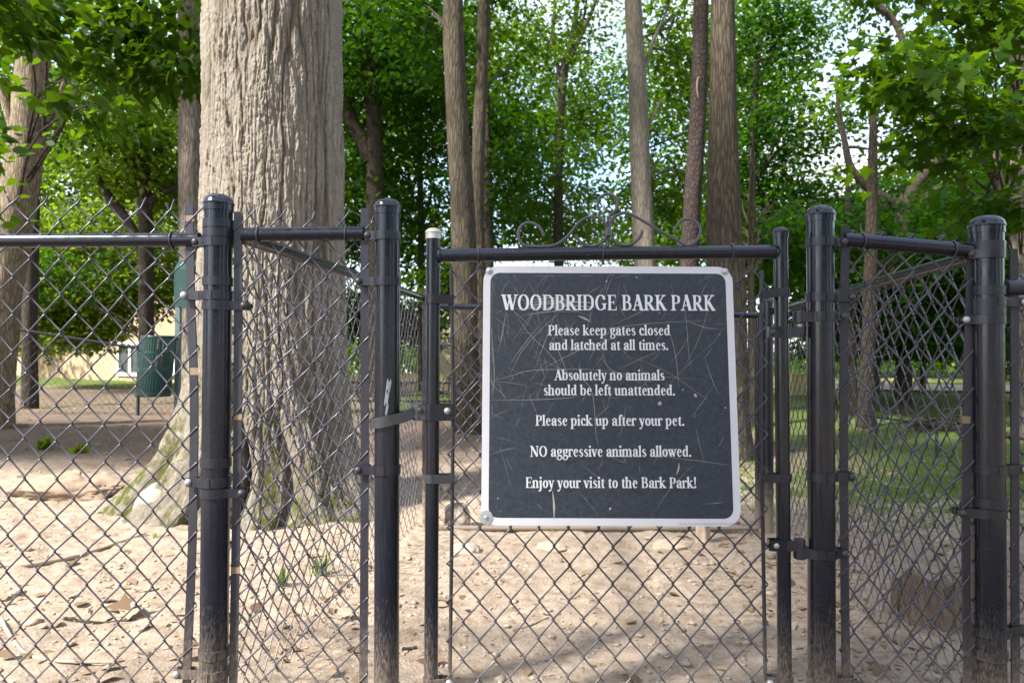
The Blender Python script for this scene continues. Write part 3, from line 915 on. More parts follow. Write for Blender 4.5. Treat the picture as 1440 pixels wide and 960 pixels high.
def ties(parent, pts, R, axis=(1, 0, 0)):
    for p_ in pts:
        mb = MB()
        ring = [tuple(Vector(p_) + Vector((0.002 * math.sin(a * 0.5), math.cos(a) * R, math.sin(a) * R))) for a in np.linspace(0.4, 2 * math.pi + 0.2, 22)]
        ring.append(tuple(Vector(p_) + Vector((0.004, -R * 0.4, -R - 0.012))))
        mb.tube(ring, 0.0019, 6)
        mb.build('wire_tie', M['wire'], parent)


BH = 0.0215                                               # height of a band
r_big, r_mid, r_fr = 0.0328, 0.0305, 0.0168

# --- the run to the left of the first post
fl_run = thing('chain_link_fence', 'long chain link fence run at the left edge, ending at the first tall domed post', 'fence', tuple(P(307, 1060, FY)), 'black chain link fence runs')
pL = make_post(fl_run, 307.5, 275, 300.5, 960, FY, r_big,
               [(316, 0, 0, BH, None), (329, 0, 0, BH, None), (342, -1, 32, BH, 'd'), (397, 0, 0, BH, None), (417, -1, 47, BH, 'z'), (431, 1, 44, BH, 'd'), (651, 0, 0, BH, None), (678, -1, 38, BH, 'z'), (693, 1, 43, BH, 'd'),
                (916, 0, 0, BH, None), (944, -1, 52, BH, 'z')])
e0, e1 = P(-420, 338, FY), P(281, 337, FY)
pipe_part('top_rail', [e0, (e0 + e1) / 2 + Vector((0, 0, -0.003)), e1], 0.0172, fl_run)
bar_part('tension_bar', [(266, 287), (268.5, 420), (273, 560), (271.5, 720), (268, 830), (263, 944), (262, 1040)], FY, fl_run, patches=((267.0, 303, 8), (273.0, 517, 10)))  # upper tan patch is a painted sun dapple, the lower one rust
aL, aR = P(-420, 500, FY), P(279, 500, FY)
chain('wire_mesh', fl_run, (aL.x, FY), (aR.x, FY), 0.06, P(0, 290, FY).z, P(280, 290, FY).z, seed=11, barb=0.035, warp=0.0095)
ties(fl_run, [P(-30, 337, FY), P(242, 337, FY)], 0.0195)

# --- the short panel between the first post and the latch post
fm_run = thing('chain_link_fence', 'narrow chain link panel before the big pale trunk, ending at the latch post', 'fence', tuple(P(545, 1060, FY)), 'black chain link fence runs')
pG1 = make_post(fm_run, 545, 281, 543.5, 960, FY, r_mid - 0.0005,
                [(333, -1, 30, BH, 'd'), (397, -1, 42, BH, 'd'), (661, -1, 42, BH, 'd'), (968, -1, 42, BH, 'd')])
mb = MB()
for (x, y, wd, L) in ((548, 548, 6, 30), (541, 556, 4, 22)):   # scraped paint on the latch side
    pass
q = [P(545, 578, FY), P(545, 577, FY)]
ang = np.linspace(math.radians(268), math.radians(292), 7)
for zc, hh, a0, a1 in ((P(0, 539, FY).z, 0.018, 274, 294), (P(0, 556, FY).z, 0.020, 268, 284), (P(0, 572, FY).z, 0.016, 272, 282)):
    cx = P(545, 560, FY).x
    aa = np.radians(np.linspace(a0, a1, 7))
    Vv = []
    for zt_ in (-1, -0.4, 0.3, 1):
        for i_, a_ in enumerate(aa):
            Vv.append((cx + (r_mid + 0.0006) * math.cos(a_ + 0.05 * zt_), FY + (r_mid + 0.0006) * math.sin(a_ + 0.05 * zt_), zc + hh * zt_ * (0.7 + 0.3 * math.sin(i_ * 1.7))))
    mb.add(Vv, [(r_ * 7 + i_, r_ * 7 + i_ + 1, r_ * 7 + 8 + i_, r_ * 7 + 7 + i_) for r_ in range(3) for i_ in range(6)])
mb.build('paint_scrape', M['scar'], pG1.ob)
e0, e1 = P(341, 330, FY), P(512, 328, FY)
pipe_part('top_rail', [e0, e1], 0.0172, fm_run)
bar_part('tension_bar', [(335, 298), (335, 450), (334, 640), (331, 800), (328, 950), (327, 1040)], FY, fm_run, patches=((334.6, 582, 8), (331.4, 797, 9)))
bar_part('tension_bar', [(513, 293), (513, 450), (513, 640), (512.3, 800), (511, 960), (510, 1040)], FY, fm_run)
a0, a1 = P(329, 500, FY), P(519, 500, FY)
chain('wire_mesh', fm_run, (a0.x, FY), (a1.x, FY), 0.06, P(330, 302, FY).z, P(520, 318, FY).z, seed=21, barb=0.03, warp=0.007)
ties(fm_run, [P(363, 330, FY), P(486, 329, FY)], 0.0195)

# --- the panel right of the gate
fr_run = thing('chain_link_fence', 'chain link panel right of the gate between the hinge post and the tall right post', 'fence', tuple(P(1270, 1060, FY)), 'black chain link fence runs')
pG2 = make_post(fr_run, 1153.5, 291, 1155.5, 960, FY, r_mid + 0.0012,
                [(342, 1, 33, BH, 'd'), (419, 1, 44, BH, 'd'), (446, 1, 32, BH, 'd'), (670, 1, 43, BH, 'd'), (777, 1, 32, BH, 'd'), (955, 1, 46, BH, 'd')])
pR = make_post(fr_run, 1387, 305, 1391, 960, FY, r_big + 0.0036,
               [(347, 0, 0, BH, None), (359, -1, 30, BH, 'd'), (410, 0, 0, BH, None), (426, 1, 50, BH, 'z'), (438, 0, 0, BH, None), (451, -1, 38, BH, 'z'), (660, 1, 50, BH, 'z'), (706, 0, 0, BH, None), (721, -1, 44, BH, 'd'), (885, 1, 51, BH, 'z'), (917, 0, 0, BH, None)])
e0, e1 = P(1186, 337, FY), P(1364, 352, FY)
pipe_part('top_rail', [e0, e1], 0.0172, fr_run)
bar_part('tension_bar', [(1189, 318), (1187, 450), (1186.5, 640), (1187.5, 800), (1189.5, 950), (1190, 1040)], FY, fr_run)
bar_part('tension_bar', [(1367, 334), (1364, 420), (1360, 560), (1358.5, 700), (1358.5, 830), (1361, 950), (1362, 1040)], FY, fr_run, patches=((1358.6, 585, 10),))
a0, a1 = P(1181, 500, FY), P(1371, 500, FY)
chain('wire_mesh', fr_run, (a0.x, FY), (a1.x, FY), 0.05, P(1180, 323, FY).z, P(1370, 336, FY).z, seed=31, warp=0.007, r=0.0023)
ties(fr_run, [P(1211, 339, FY), P(1338, 350, FY)], 0.0195)

# --- the run to the right of the right post
fe_run = thing('chain_link_fence', 'lower chain link run cut off by the right edge of the photo', 'fence', tuple(P(1440, 1060, FY)), 'black chain link fence runs')
e0, e1 = P(1418, 404, FY + 0.01), P(2000, 402, FY + 0.25)
pipe_part('top_rail', [e0, e1], 0.0165, fe_run)
bar_part('tension_bar', [(1425, 350), (1426.5, 500), (1427, 640), (1427, 800), (1428, 950), (1429, 1040)], FY, fe_run)
a0 = P(1419, 500, FY); a1 = e1
chain('wire_mesh', fe_run, (a0.x, FY), (a1.x, a1.y), 0.05, P(1420, 385, FY).z, e1.z + 0.02, seed=41, warp=0.006)
mb = MB(); c = P(1392, 404, FY); mb.lathe(c + Vector((0.03, 0, 0)), [(0.010, 0), (0.012, 0.002), (0.019, 0.006), (0.019, 0.05), (0.0166, 0.05)], 18, (1, 0, 0))
mb.build('rail_cup', M['bar'], fe_run)

# --- the two side fences running back to the second gate
sl_run = thing('chain_link_fence', 'side fence whose slanting rail runs back beside the big tree', 'fence', tuple(P(602, 755, BY)), 'black chain link fence runs')
pB1 = make_post(sl_run, 600.5, 401, 600, 700, BY, 0.0245, [(432, 0, 0, 0.022, None), (452, 0, 0, 0.022, None), (560, 0, 0, 0.022, None), (660, 0, 0, 0.022, None)])
Lp = P(340, 333, FY + 0.03); Bp = P(594, 418.5, BY - 0.03)
pipe_part('top_rail', [Lp, (Lp + Bp) / 2, Bp], 0.0172, sl_run)
chain('wire_mesh', sl_run, (P(318, 500, FY).x - 0.022, FY + 0.05), (Bp.x - 0.022, BY - 0.04), 0.05, Lp.z - 0.004, Bp.z - 0.004, seed=51, warp=0.008, sides=5)
sr_run = thing('chain_link_fence', 'side fence with a slanting rail running back under the trees behind the right panel', 'fence', tuple(P(1082, 755, BY)), 'black chain link fence runs')
pB2 = make_post(sr_run, 1080, 420, 1080, 720, BY, 0.0285, [(441, 0, 0, 0.022, None), (462, 0, 0, 0.022, None), (480, 0, 0, 0.022, None), (597, 0, 0, 0.022, None), (690, 0, 0, 0.022, None)])
Rp = P(1368, 361, FY + 0.03); Bp2 = P(1088, 437, BY - 0.03)
pipe_part('top_rail', [Rp, (Rp + Bp2) / 2, Bp2], 0.0172, sr_run)
chain('wire_mesh', sr_run, (Bp2.x + 0.022, BY - 0.04), (P(1376, 500, FY).x + 0.022, FY + 0.05), 0.05, Bp2.z - 0.004, Rp.z - 0.004, seed=61, warp=0.008, sides=5)

# --- the second gate
bg = thing('chain_link_gate', 'plain second chain link gate behind the sign across the enclosure', 'gate', tuple(P(840, 750, BY)), 'chain link gates')
TLg, TRg = P(612, 430, BY), P(1066, 444, BY)
BLg, BRg = P(613, 742, BY), P(1066, 742, BY)
pipe_part('top_rail', [TLg, TRg], 0.0172, bg)
pipe_part('stile', [TLg + Vector((0, 0, 0.017)), BLg], 0.0168, bg)
pipe_part('stile', [TRg + Vector((0, 0, 0.017)), BRg], 0.0168, bg)
pipe_part('bottom_rail', [BLg, BRg], 0.0150, bg)
chain('wire_mesh', bg, (TLg.x + 0.03, BY), (TRg.x - 0.03, BY), BLg.z + 0.01, TLg.z - 0.035, TRg.z - 0.035, seed=71, sides=5)
for py in (487, 552, 686):
    mb = MB(); c = P(617, py, BY); mb.lathe(c - Vector((0, 0, 0.011)), [(0.0168, 0), (0.0195, 0.001), (0.0195, 0.021), (0.0168, 0.022)], 20)
    mb.box(c + Vector((0.033, -0.006, 0)), 0.016, 0.0016, 0.011)
    mb.lathe(c + Vector((0.045, -0.007, 0)), [(0.008, 0), (0.007, 0.006), (0.001, 0.008)], 10, (0, -1, 0))
    mb.build('band', M['bar'], bg)

# --- the front gate
gate = thing('chain_link_gate', 'front chain link gate with wire scrollwork above its top rail, carrying the navy sign', 'gate', tuple(P(855, 1060, FY)), 'chain link gates')


def stile(px_t, py_t, px_b, py_b, capm):
    t = P(px_t, py_t, FY); b = P(px_b, py_b, FY)
    d = (b - t).normalized(); bot = t + d * ((t.z - 0.07) / -d.z)
    s_ = pipe_part('stile', [t + d * 0.016, (t + bot) / 2, bot], r_fr, gate)
    mb = MB(); R = r_fr * 1.1
    mb.lathe(t + d * 0.026, [(R, 0), (R, 0.013), (R * 1.08, 0.0145), (R * 1.08, 0.0165)] + [(R * 1.04 * math.cos(a), 0.0165 + 0.0105 * math.sin(a)) for a in np.linspace(0.12, 1.5, 6)], 28, -d)
    mb.build('cap', M[capm], s_)
    return s_, t, bot


sl, slt, slb = stile(609.5, 321, 606, 960, 'capwhite')
sr, srt, srb = stile(1097.5, 320, 1103.5, 960, 'pipe')
g0, g1 = P(615, 359.5, FY), P(1094, 354, FY)
rail = pipe_part('top_rail', [g0, g0 * 0.5 + g1 * 0.5 + Vector((0, 0, 0.001)), g1], 0.0163, gate, n=22)
for c in (g0, g1):                                       # weld beads
    mb = MB()
    ring = [tuple(c + Vector((0.006 if c is g0 else -0.006, math.cos(a) * 0.0163, math.sin(a) * 0.0163))) for a in np.linspace(0, 2 * math.pi, 25)]
    mb.tube(ring, [0.0036 + 0.0012 * (i % 2) for i in range(25)], 6)
    mb.build('weld', M['pipe'], rail)
b0, b1 = slb + Vector((0, 0, 0.02)), srb + Vector((0, 0, 0.02))
pipe_part('bottom_rail', [b0, b1], 0.0163, gate)
pipe_part('tension_rod', catmull([tuple(P(x, y, FY)) for x, y in ((634.5, 375), (636, 480), (637, 575), (636, 690), (634.5, 820), (632.5, 958))], 5), 0.0046, gate, 'bar', 10)
pipe_part('tension_rod', catmull([tuple(P(x, y, FY)) for x, y in ((1071.5, 380), (1070, 480), (1071, 640), (1073, 760), (1075, 880), (1076, 955))], 5), 0.0046, gate, 'bar', 10)
a0, a1 = P(631, 600, FY), P(1078, 600, FY)
dn = [(P(838, 868, FY).x - a0.x, P(0, 868, FY).z, 0.028, 0.011, 0.014), (P(822, 884, FY).x - a0.x, P(0, 884, FY).z, 0.026, -0.010, -0.012)]
chain('wire_mesh', gate, (a0.x, FY), (a1.x, FY), 0.11, P(630, 376, FY).z, P(1078, 376, FY).z, seed=81, warp=0.006, dents=dn, flip=1)
ties(gate, [P(672, 357, FY), P(846, 355, FY), P(1028, 353, FY)], 0.0185)


def gband(px, py, x_end, bolt=None, tilt=0.0, hgt=0.0205, mat_='bandm', stl=None):
    c = P(px, py, FY); e = P(x_end, py - tilt, FY)
    mb = MB(); h = hgt / 2; R = r_fr + 0.0028
    mb.lathe(c - Vector((0, 0, h)), [(r_fr - 0.0005, 0), (R, 0.0006), (R, hgt - 0.0006), (r_fr - 0.0005, hgt)], 28)
    sg = 1 if e.x > c.x else -1
    p0 = c + Vector((0, -R, 0)); p1 = c + Vector((sg * R * 0.8, -R * 0.75, 0))
    mb.strip([p0, p1, Vector((e.x, FY - 0.0085, e.z))], h, 0.0016, (0, 0, 1))
    mb.strip([c + Vector((sg * R * 0.8, 0.010, 0)), Vector((e.x, FY + 0.0085, e.z))], h, 0.0016, (0, 0, 1))
    mb.box(Vector((e.x, FY, e.z)), 0.0016, 0.0085, h)
    if bolt:
        bx = P(bolt[0], bolt[1], FY)
        mb.lathe(Vector((bx.x, FY - 0.0095, bx.z)), [(0.0088, 0), (0.0088, 0.002), (0.007, 0.0052), (0.0035, 0.0072), (0.0006, 0.0078)], 16, (0, -1, 0), bolt[2])
    return mb.build('band', [M[mat_], M['zinc'], M['rustbolt']], stl or gate)


gband(609, 421, 638, None, 0, stl=sl)
gband(607.5, 672, 638.5, None, 0, mat_='worn', stl=sl)
gband(606, 957, 634, (632, 957, 1), 0, stl=sl)
gband(1098.5, 412, 1070, None, -3.5, stl=sr)
gband(1101, 671, 1070, None, 0, stl=sr)
gband(1103.5, 955, 1078, (1081, 957, 1), 0, stl=sr)

# fork latch: a band on the gate stile and a forked strap round the latch post
lt = gband(607.5, 579, 638, (629.5, 577, 1), 0, 0.040, 'pipe', gate)
lt.name = 'latch'
mb = MB()
c = P(545, 587, FY); R = r_mid + 0.006
arc = [c + Vector((math.cos(math.radians(a)) * (R + 0.004), math.sin(math.radians(a)) * R, -0.006 + 0.0085 * math.cos(math.radians(a)))) for a in np.linspace(170, 300, 14)]
p_ = P(583, 579, FY - 0.014)
arc += [Vector((P(570, 582, FY).x, FY - 0.026, P(0, 583, FY).z)), p_]
mb.strip(arc, 0.0125, 0.0018, (0, 0, 1))
arc2 = [Vector((p.x, 2 * FY - p.y, p.z)) for p in arc]
mb.strip(arc2, 0.0125, 0.0018, (0, 0, 1))
mb.build('latch_fork', M['worn'], lt)
mb = MB()
c = P(588, 579, FY)
mb.lathe(c - Vector((0, 0, 0.021)), [(0.006, 0), (0.0150, 0.002), (0.0165, 0.010), (0.0150, 0.02), (0.0165, 0.03), (0.014, 0.040), (0.005, 0.042)], 20)
mb.box(c + Vector((0.008, -0.010, 0.0)), 0.014, 0.004, 0.017)
mb.lathe(c + Vector((0.006, -0.014, 0.006)), [(0.007, 0), (0.006, 0.005), (0.001, 0.007)], 10, (0, -1, 0))
mb.build('latch_knuckle', M['worn'], lt)

# hinges
for (yg, yp, up) in ((467, 446, True), (765, 776, False)):
    hb = gband(1099 if up else 1101.5, yg, 1081, (1084.5 if up else 1090, yg, 2 if up else 1), 0, 0.0265, 'pipe', gate)
    hb.name = 'hinge'
    mb = MB()
    ga = P(1102, yg, FY); pin = P(1124.5, yg, FY)
    mb.strip([ga + Vector((0, -r_fr - 0.002, 0)), Vector((ga.x + r_fr, FY - 0.012, ga.z)), Vector((pin.x, FY - 0.010, pin.z))], 0.0125, 0.0022, (0, 0, 1))
    mb.lathe(pin - Vector((0, 0, 0.0125)), [(0.0125, 0), (0.0135, 0.002), (0.0135, 0.024), (0.0125, 0.026)], 18)
    pc = P(1126, yp, FY)
    lo, hi = min(pin.z, pc.z), max(pin.z, pc.z)
    mb.lathe(Vector((pin.x, FY, lo)), [(0.0068, 0), (0.0068, hi - lo)], 14, mi=1)
    mb.lathe(Vector((pin.x, FY, pc.z - 0.0155)), [(0.0125, 0), (0.0150, 0.002), (0.0150, 0.029), (0.0125, 0.031)], 20)
    pcx = P(1154, yp, FY).x
    mb.strip([Vector((pin.x, FY - 0.0135, pc.z)), Vector((pcx - r_mid, FY - 0.014, pc.z)), Vector((pcx - r_mid * 0.6, FY - r_mid * 0.92, pc.z))], 0.0115, 0.0022, (0, 0, 1))
    mb.build('hinge_pin', [M['bar'], M['capwhite']], hb)

# scrollwork over the rail
sw = [
    [(372, 297), (362, 272), (345, 250), (318, 235), (290, 231), (262, 246), (246, 275), (246, 308), (260, 333), (285, 347), (340, 351), (400, 349), (440, 338), (475, 314), (505, 284), (540, 240), (572, 214), (608, 203), (645, 208), (672, 226), (688, 252), (690, 285), (675, 316), (650, 338), (615, 349), (580, 343), (550, 322), (530, 290)],
    [(866, 272), (856, 296), (838, 320), (812, 338), (785, 345), (752, 340), (722, 318), (706, 288), (702, 250), (712, 220), (735, 196), (768, 184), (802, 188), (850, 212), (930, 259), (1010, 304), (1065, 336), (1092, 345), (1122, 334), (1146, 306), (1156, 272), (1146, 242), (1122, 222), (1090, 214), (1060, 222), (1036, 248), (1018, 280)],
    [(668, 182), (650, 160), (642, 134), (647, 108), (665, 89), (692, 82), (720, 90), (738, 112), (740, 138), (728, 165), (706, 186), (694, 210), (692, 250), (693, 300), (693, 352)]]
for s_ in sw:
    pts = catmull([tuple(P(660 + x / 3.555, 250 + y / 3.555 - (2.0 if s_ is not sw[2] else 0), FY - 0.004 + (0.006 if s_ is sw[2] else 0))) for x, y in s_], 6)
    mb = MB(); mb.tube(pts, 0.0036, 8)
    mb.build('scroll', M['iron'], gate)
mb = MB(); c = P(660 + 694 / 3.555, 250 + 275 / 3.555, FY - 0.004)
mb.lathe(c - Vector((0, 0, 0.012)), [(0.002, 0), (0.008, 0.004), (0.0085, 0.016), (0.006, 0.024), (0.002, 0.027)], 12)
mb.build('scroll_collar', M['iron'], gate)

# ------------------------------------------------------------------ the big tree
def big_tree():
    t = thing('big_tree', 'massive pale grey trunk with deeply ridged bark and spreading mossy roots behind the left panel', 'tree', (-1.53, 4.55, 0), 'trees of the wood')
    cx, cy = -1.535, 4.55
    nu, nv = 840, 1150
    th = np.linspace(0, 2 * math.pi, nu, endpoint=False)
    zz = np.concatenate([np.linspace(-0.12, 1.2, 430), np.linspace(1.203, 3.9, 670), np.linspace(3.95, 9, 50)])
    TH_, ZZ = np.meshgrid(th, zz)

    def lobe(a, w_, amp, hz, pw=1.0):
        d = np.angle(np.exp(1j * (TH_ - math.radians(a))))
        return amp * np.exp(-(d / math.radians(w_)) ** 2) * np.exp(-np.clip(ZZ + 0.06, 0, None) / hz) ** pw
    r = 0.452 - 0.010 * ZZ + 0.0 * TH_
    r = r + lobe(186, 29, 0.74, 0.36) + lobe(226, 22, 0.26, 0.36) + lobe(254, 18, 0.24, 0.40) + lobe(281, 17, 0.24, 0.38) + lobe(310, 20, 0.28, 0.34) \
        + lobe(345, 22, 0.55, 0.30) + lobe(35, 24, 0.4, 0.35) + lobe(90, 28, 0.45, 0.35) + lobe(140, 20, 0.45, 0.35)
    # dark clefts between the roots
    for a, w_, amp, z1 in ((268, 2.8, 0.24, 0.50), (246, 3.0, 0.20, 0.22), (294, 3, 0.10, 0.30), (208, 3.5, 0.08, 0.3), (225, 3, 0.05, 0.35)):
        d = np.angle(np.exp(1j * (TH_ - math.radians(a + 0) - 0.10 * np.sin(ZZ * 6))))
        r = r - amp * np.exp(-(d / math.radians(w_)) ** 2) * np.clip(1 - ZZ / (z1 + 0.4), 0, 1) ** 0.7
    r = r + 0.028 * np.exp(-np.clip(ZZ - 0.1, 0, None) / 0.9) * np.sin(TH_ * 7 + 1.0) * 0.6
    # bark: long flat-topped ridges parted by furrows (cells of a stretched lattice)
    A_ = TH_ / (2 * math.pi)
    wz = (fbm(A_ * 30, ZZ * 1.6, 3, 61, 30) - 0.44)
    wy = (fbm(A_ * 160, ZZ * 14, 4, 57, 160) - 0.47)
    n1 = vnoise(A_ * 58 + wz * 1.7 + wy * 0.40, ZZ * 0.95 + 0.4 * wz, 5, 58)
    n2 = vnoise(A_ * 116 + wz * 3.4 + wy * 0.9, ZZ * 1.5, 6, 116)
    n3 = vnoise(A_ * 40 + wz * 1.0 - wy * 0.4, ZZ * 1.2 + 3, 8, 40)
    f_a = np.clip(np.abs(n1 - 0.5) / 0.11, 0, 1); f_b = np.clip(np.abs(n2 - 0.5) / 0.11, 0, 1); f_c = np.clip(np.abs(n3 - 0.5) / 0.06, 0, 1)
    e = (f_a ** 0.7) * (0.55 + 0.45 * f_b) * (0.6 + 0.4 * f_c)
    fine = fbm(TH_ / (2 * math.pi) * 260, ZZ * 17, 4, 77, 260)
    mid = fbm(TH_ / (2 * math.pi) * 60, ZZ * 5, 3, 83, 60)
    fade = np.clip((ZZ + 0.1) / 0.5, 0.8, 1)
    n4 = vnoise(A_ * 210 + wz * 5 + wy * 1.6, ZZ * 5.0, 12, 210)
    n5 = vnoise(A_ * 330 + wy * 3.0, ZZ * 19.0, 13, 330)
    n6 = vnoise(A_ * 120 + wy * 2.0, ZZ * 30.0 + wz * 4, 14, 120)
    c4 = np.clip(np.abs(2 * n4 - 1) / 0.45, 0, 1) ** 0.6
    c5 = np.clip(np.abs(2 * n5 - 1) / 0.6, 0, 1) ** 0.7
    c6 = np.clip(np.abs(2 * n6 - 1) / 0.22, 0, 1)
    h = e * (0.62 + 0.42 * mid) * (0.66 + 0.34 * c4) * (0.74 + 0.26 * c5) * (0.86 + 0.14 * c6) + 0.16 * (fine - 0.45)
    r = r + (h - 0.5) * 0.034 * fade + (fine - 0.45) * 0.004 + (fbm(A_ * 16, ZZ * 3, 3, 19, 16) - 0.44) * 0.10 * np.clip(1 - ZZ / 1.1, 0, 1)
    lean = -0.008 * ZZ
    Xv = cx + 0.02 * np.sin(ZZ * 0.7) + lean + r * np.cos(TH_)
    Yv = cy + r * np.sin(TH_)
    Zv = ZZ - 0.10 * np.clip((r - 0.75) / 0.5, 0, 1) * np.exp(-np.clip(ZZ, 0, None) / 0.2)
    mo = np.clip(1.25 - ZZ / 1.2, 0, 1) * np.clip((fbm(TH_ * 4, ZZ * 2.2, 3, 15) - 0.36) * 6, 0, 1) * (0.25 + 0.75 * np.clip(np.abs(np.angle(np.exp(1j * (TH_ - 4.55)))) < 1.2, 0, 1))
    grid_mesh('trunk', np.stack([Xv, Yv, Zv], -1).reshape(-1, 3), nu, nv, M['big_bark'], t, wrap=True, attrs={'furrow': np.clip(h, 0, 1.2), 'moss': mo})
    return t


BT = big_tree()

# ------------------------------------------------------------------ leaves
OV = np.array([(0, 0), (0.26, 0.22), (0.30, 0.50), (0.17, 0.80), (0, 1.05), (-0.17, 0.80), (-0.30, 0.50), (-0.26, 0.22)]) * 1.0
KITE = np.array([(0, 0), (0.33, 0.42), (0, 1.0), (-0.33, 0.42)])
MAPLE = np.array([(0, 0), (0.16, 0.16), (0.46, 0.08), (0.36, 0.32), (0.56, 0.56), (0.24, 0.58), (0.14, 0.78), (0, 1.06), (-0.14, 0.78), (-0.24, 0.58), (-0.56, 0.56), (-0.36, 0.32), (-0.46, 0.08), (-0.16, 0.16)])


def leaf_mesh(name, C, D, Nn, S, tmpl, mat_, parent=None, tone=None, fold=0.0):
    """C base points, D long axes, Nn normals, S lengths"""
    D = D / (np.linalg.norm(D, axis=1)[:, None] + 1e-9)
    W = np.cross(D, Nn); W /= np.linalg.norm(W, axis=1)[:, None] + 1e-9
    N2 = np.cross(W, D)
    k = len(tmpl)
    bend = -(tmpl[:, 1] ** 2) * 0.18 + np.abs(tmpl[:, 0]) * fold
    V = C[:, None, :] + (W[:, None, :] * tmpl[None, :, 0, None] + D[:, None, :] * tmpl[None, :, 1, None] + N2[:, None, :] * bend[None, :, None]) * S[:, None, None]
    F = np.arange(len(C) * k).reshape(-1, k)
    me = bpy.data.meshes.new(name)
    fast_fill(me, V.reshape(-1, 3), F)
    me.materials.append(mat_)
    at = me.attributes.new('tone', 'FLOAT', 'FACE')
    at.data.foreach_set('value', np.asarray(tone, np.float32))
    return link(bpy.data.objects.new(name, me), parent)


def unit(a): return a / (np.linalg.norm(a, axis=1)[:, None] + 1e-9)


def sprays(r_, ells, size, per, lsize, flat=0.35):
    """leaf positions in flattish twig sprays filling the given ellipsoids (centre, radii, count)"""
    cs = []
    for c, rad, n_ in ells:
        d = unit(r_.normal(size=(n_, 3))); q = r_.random(n_) ** 0.45
        cs.append(np.asarray(c) + d * q[:, None] * np.asarray(rad))
    cs = np.concatenate(cs)
    m = len(cs)
    rs_ = size * r_.uniform(0.6, 1.25, m)
    nz = unit(np.stack([r_.normal(0, flat, m), r_.normal(0, flat, m), np.ones(m)], 1))
    a = r_.random((m, per)) * 2 * math.pi; q = np.sqrt(r_.random((m, per)))
    ex = unit(np.cross(nz, np.tile([0.3, 1, 0.1], (m, 1)))); ey = np.cross(nz, ex)
    off = (ex[:, None, :] * np.cos(a)[..., None] + ey[:, None, :] * np.sin(a)[..., None])
    pos = cs[:, None, :] + off * (q * rs_[:, None])[..., None]
    pos[..., 2] += r_.normal(0, 0.10, (m, per)) * rs_[:, None] - 0.22 * q ** 2 * rs_[:, None]
    D = off + r_.normal(0, 0.45, (m, per, 3)); D[..., 2] -= 0.25
    Nn = nz[:, None, :] + r_.normal(0, 0.42, (m, per, 3))
    S = lsize * r_.uniform(0.6, 1.25, (m, per))
    tone = np.clip(r_.normal(0.5, 0.2, (m, per)) + r_.normal(0, 0.12, (m, 1)), 0, 1)
    return cs, pos.reshape(-1, 3), D.reshape(-1, 3), Nn.reshape(-1, 3), S.ravel(), tone.ravel()


def trunk_geo(mb, path, radii, sides, sub, seed, rough=0.05):
    p = catmull(path, sub)
    rad = np.interp(np.linspace(0, 1, len(p)), np.linspace(0, 1, len(radii)), radii)
    T, N, B = frames(p)
    a = np.linspace(0, 2 * math.pi, sides, endpoint=False)
    k = len(p)
    ph = np.arange(k)[:, None] * 0.35
    rr_ = rad[:, None] * (1 + rough * (2 * vnoise(np.cos(a)[None, :] * 2 + 5 + 0 * ph, np.sin(a)[None, :] * 2 + ph, seed) - 1)
                          + rough * 0.6 * (2 * vnoise(a[None, :] * 4 + 0 * ph, ph * 1.6, seed + 1) - 1))
    V = p[:, None, :] + (N[:, None, :] * np.cos(a)[None, :, None] + B[:, None, :] * np.sin(a)[None, :, None]) * rr_[..., None]
    F = [(i * sides + j, i * sides + (j + 1) % sides, (i + 1) * sides + (j + 1) % sides, (i + 1) * sides + j) for i in range(k - 1) for j in range(sides)]
    mb.add(V.reshape(-1, 3), F)
    return p


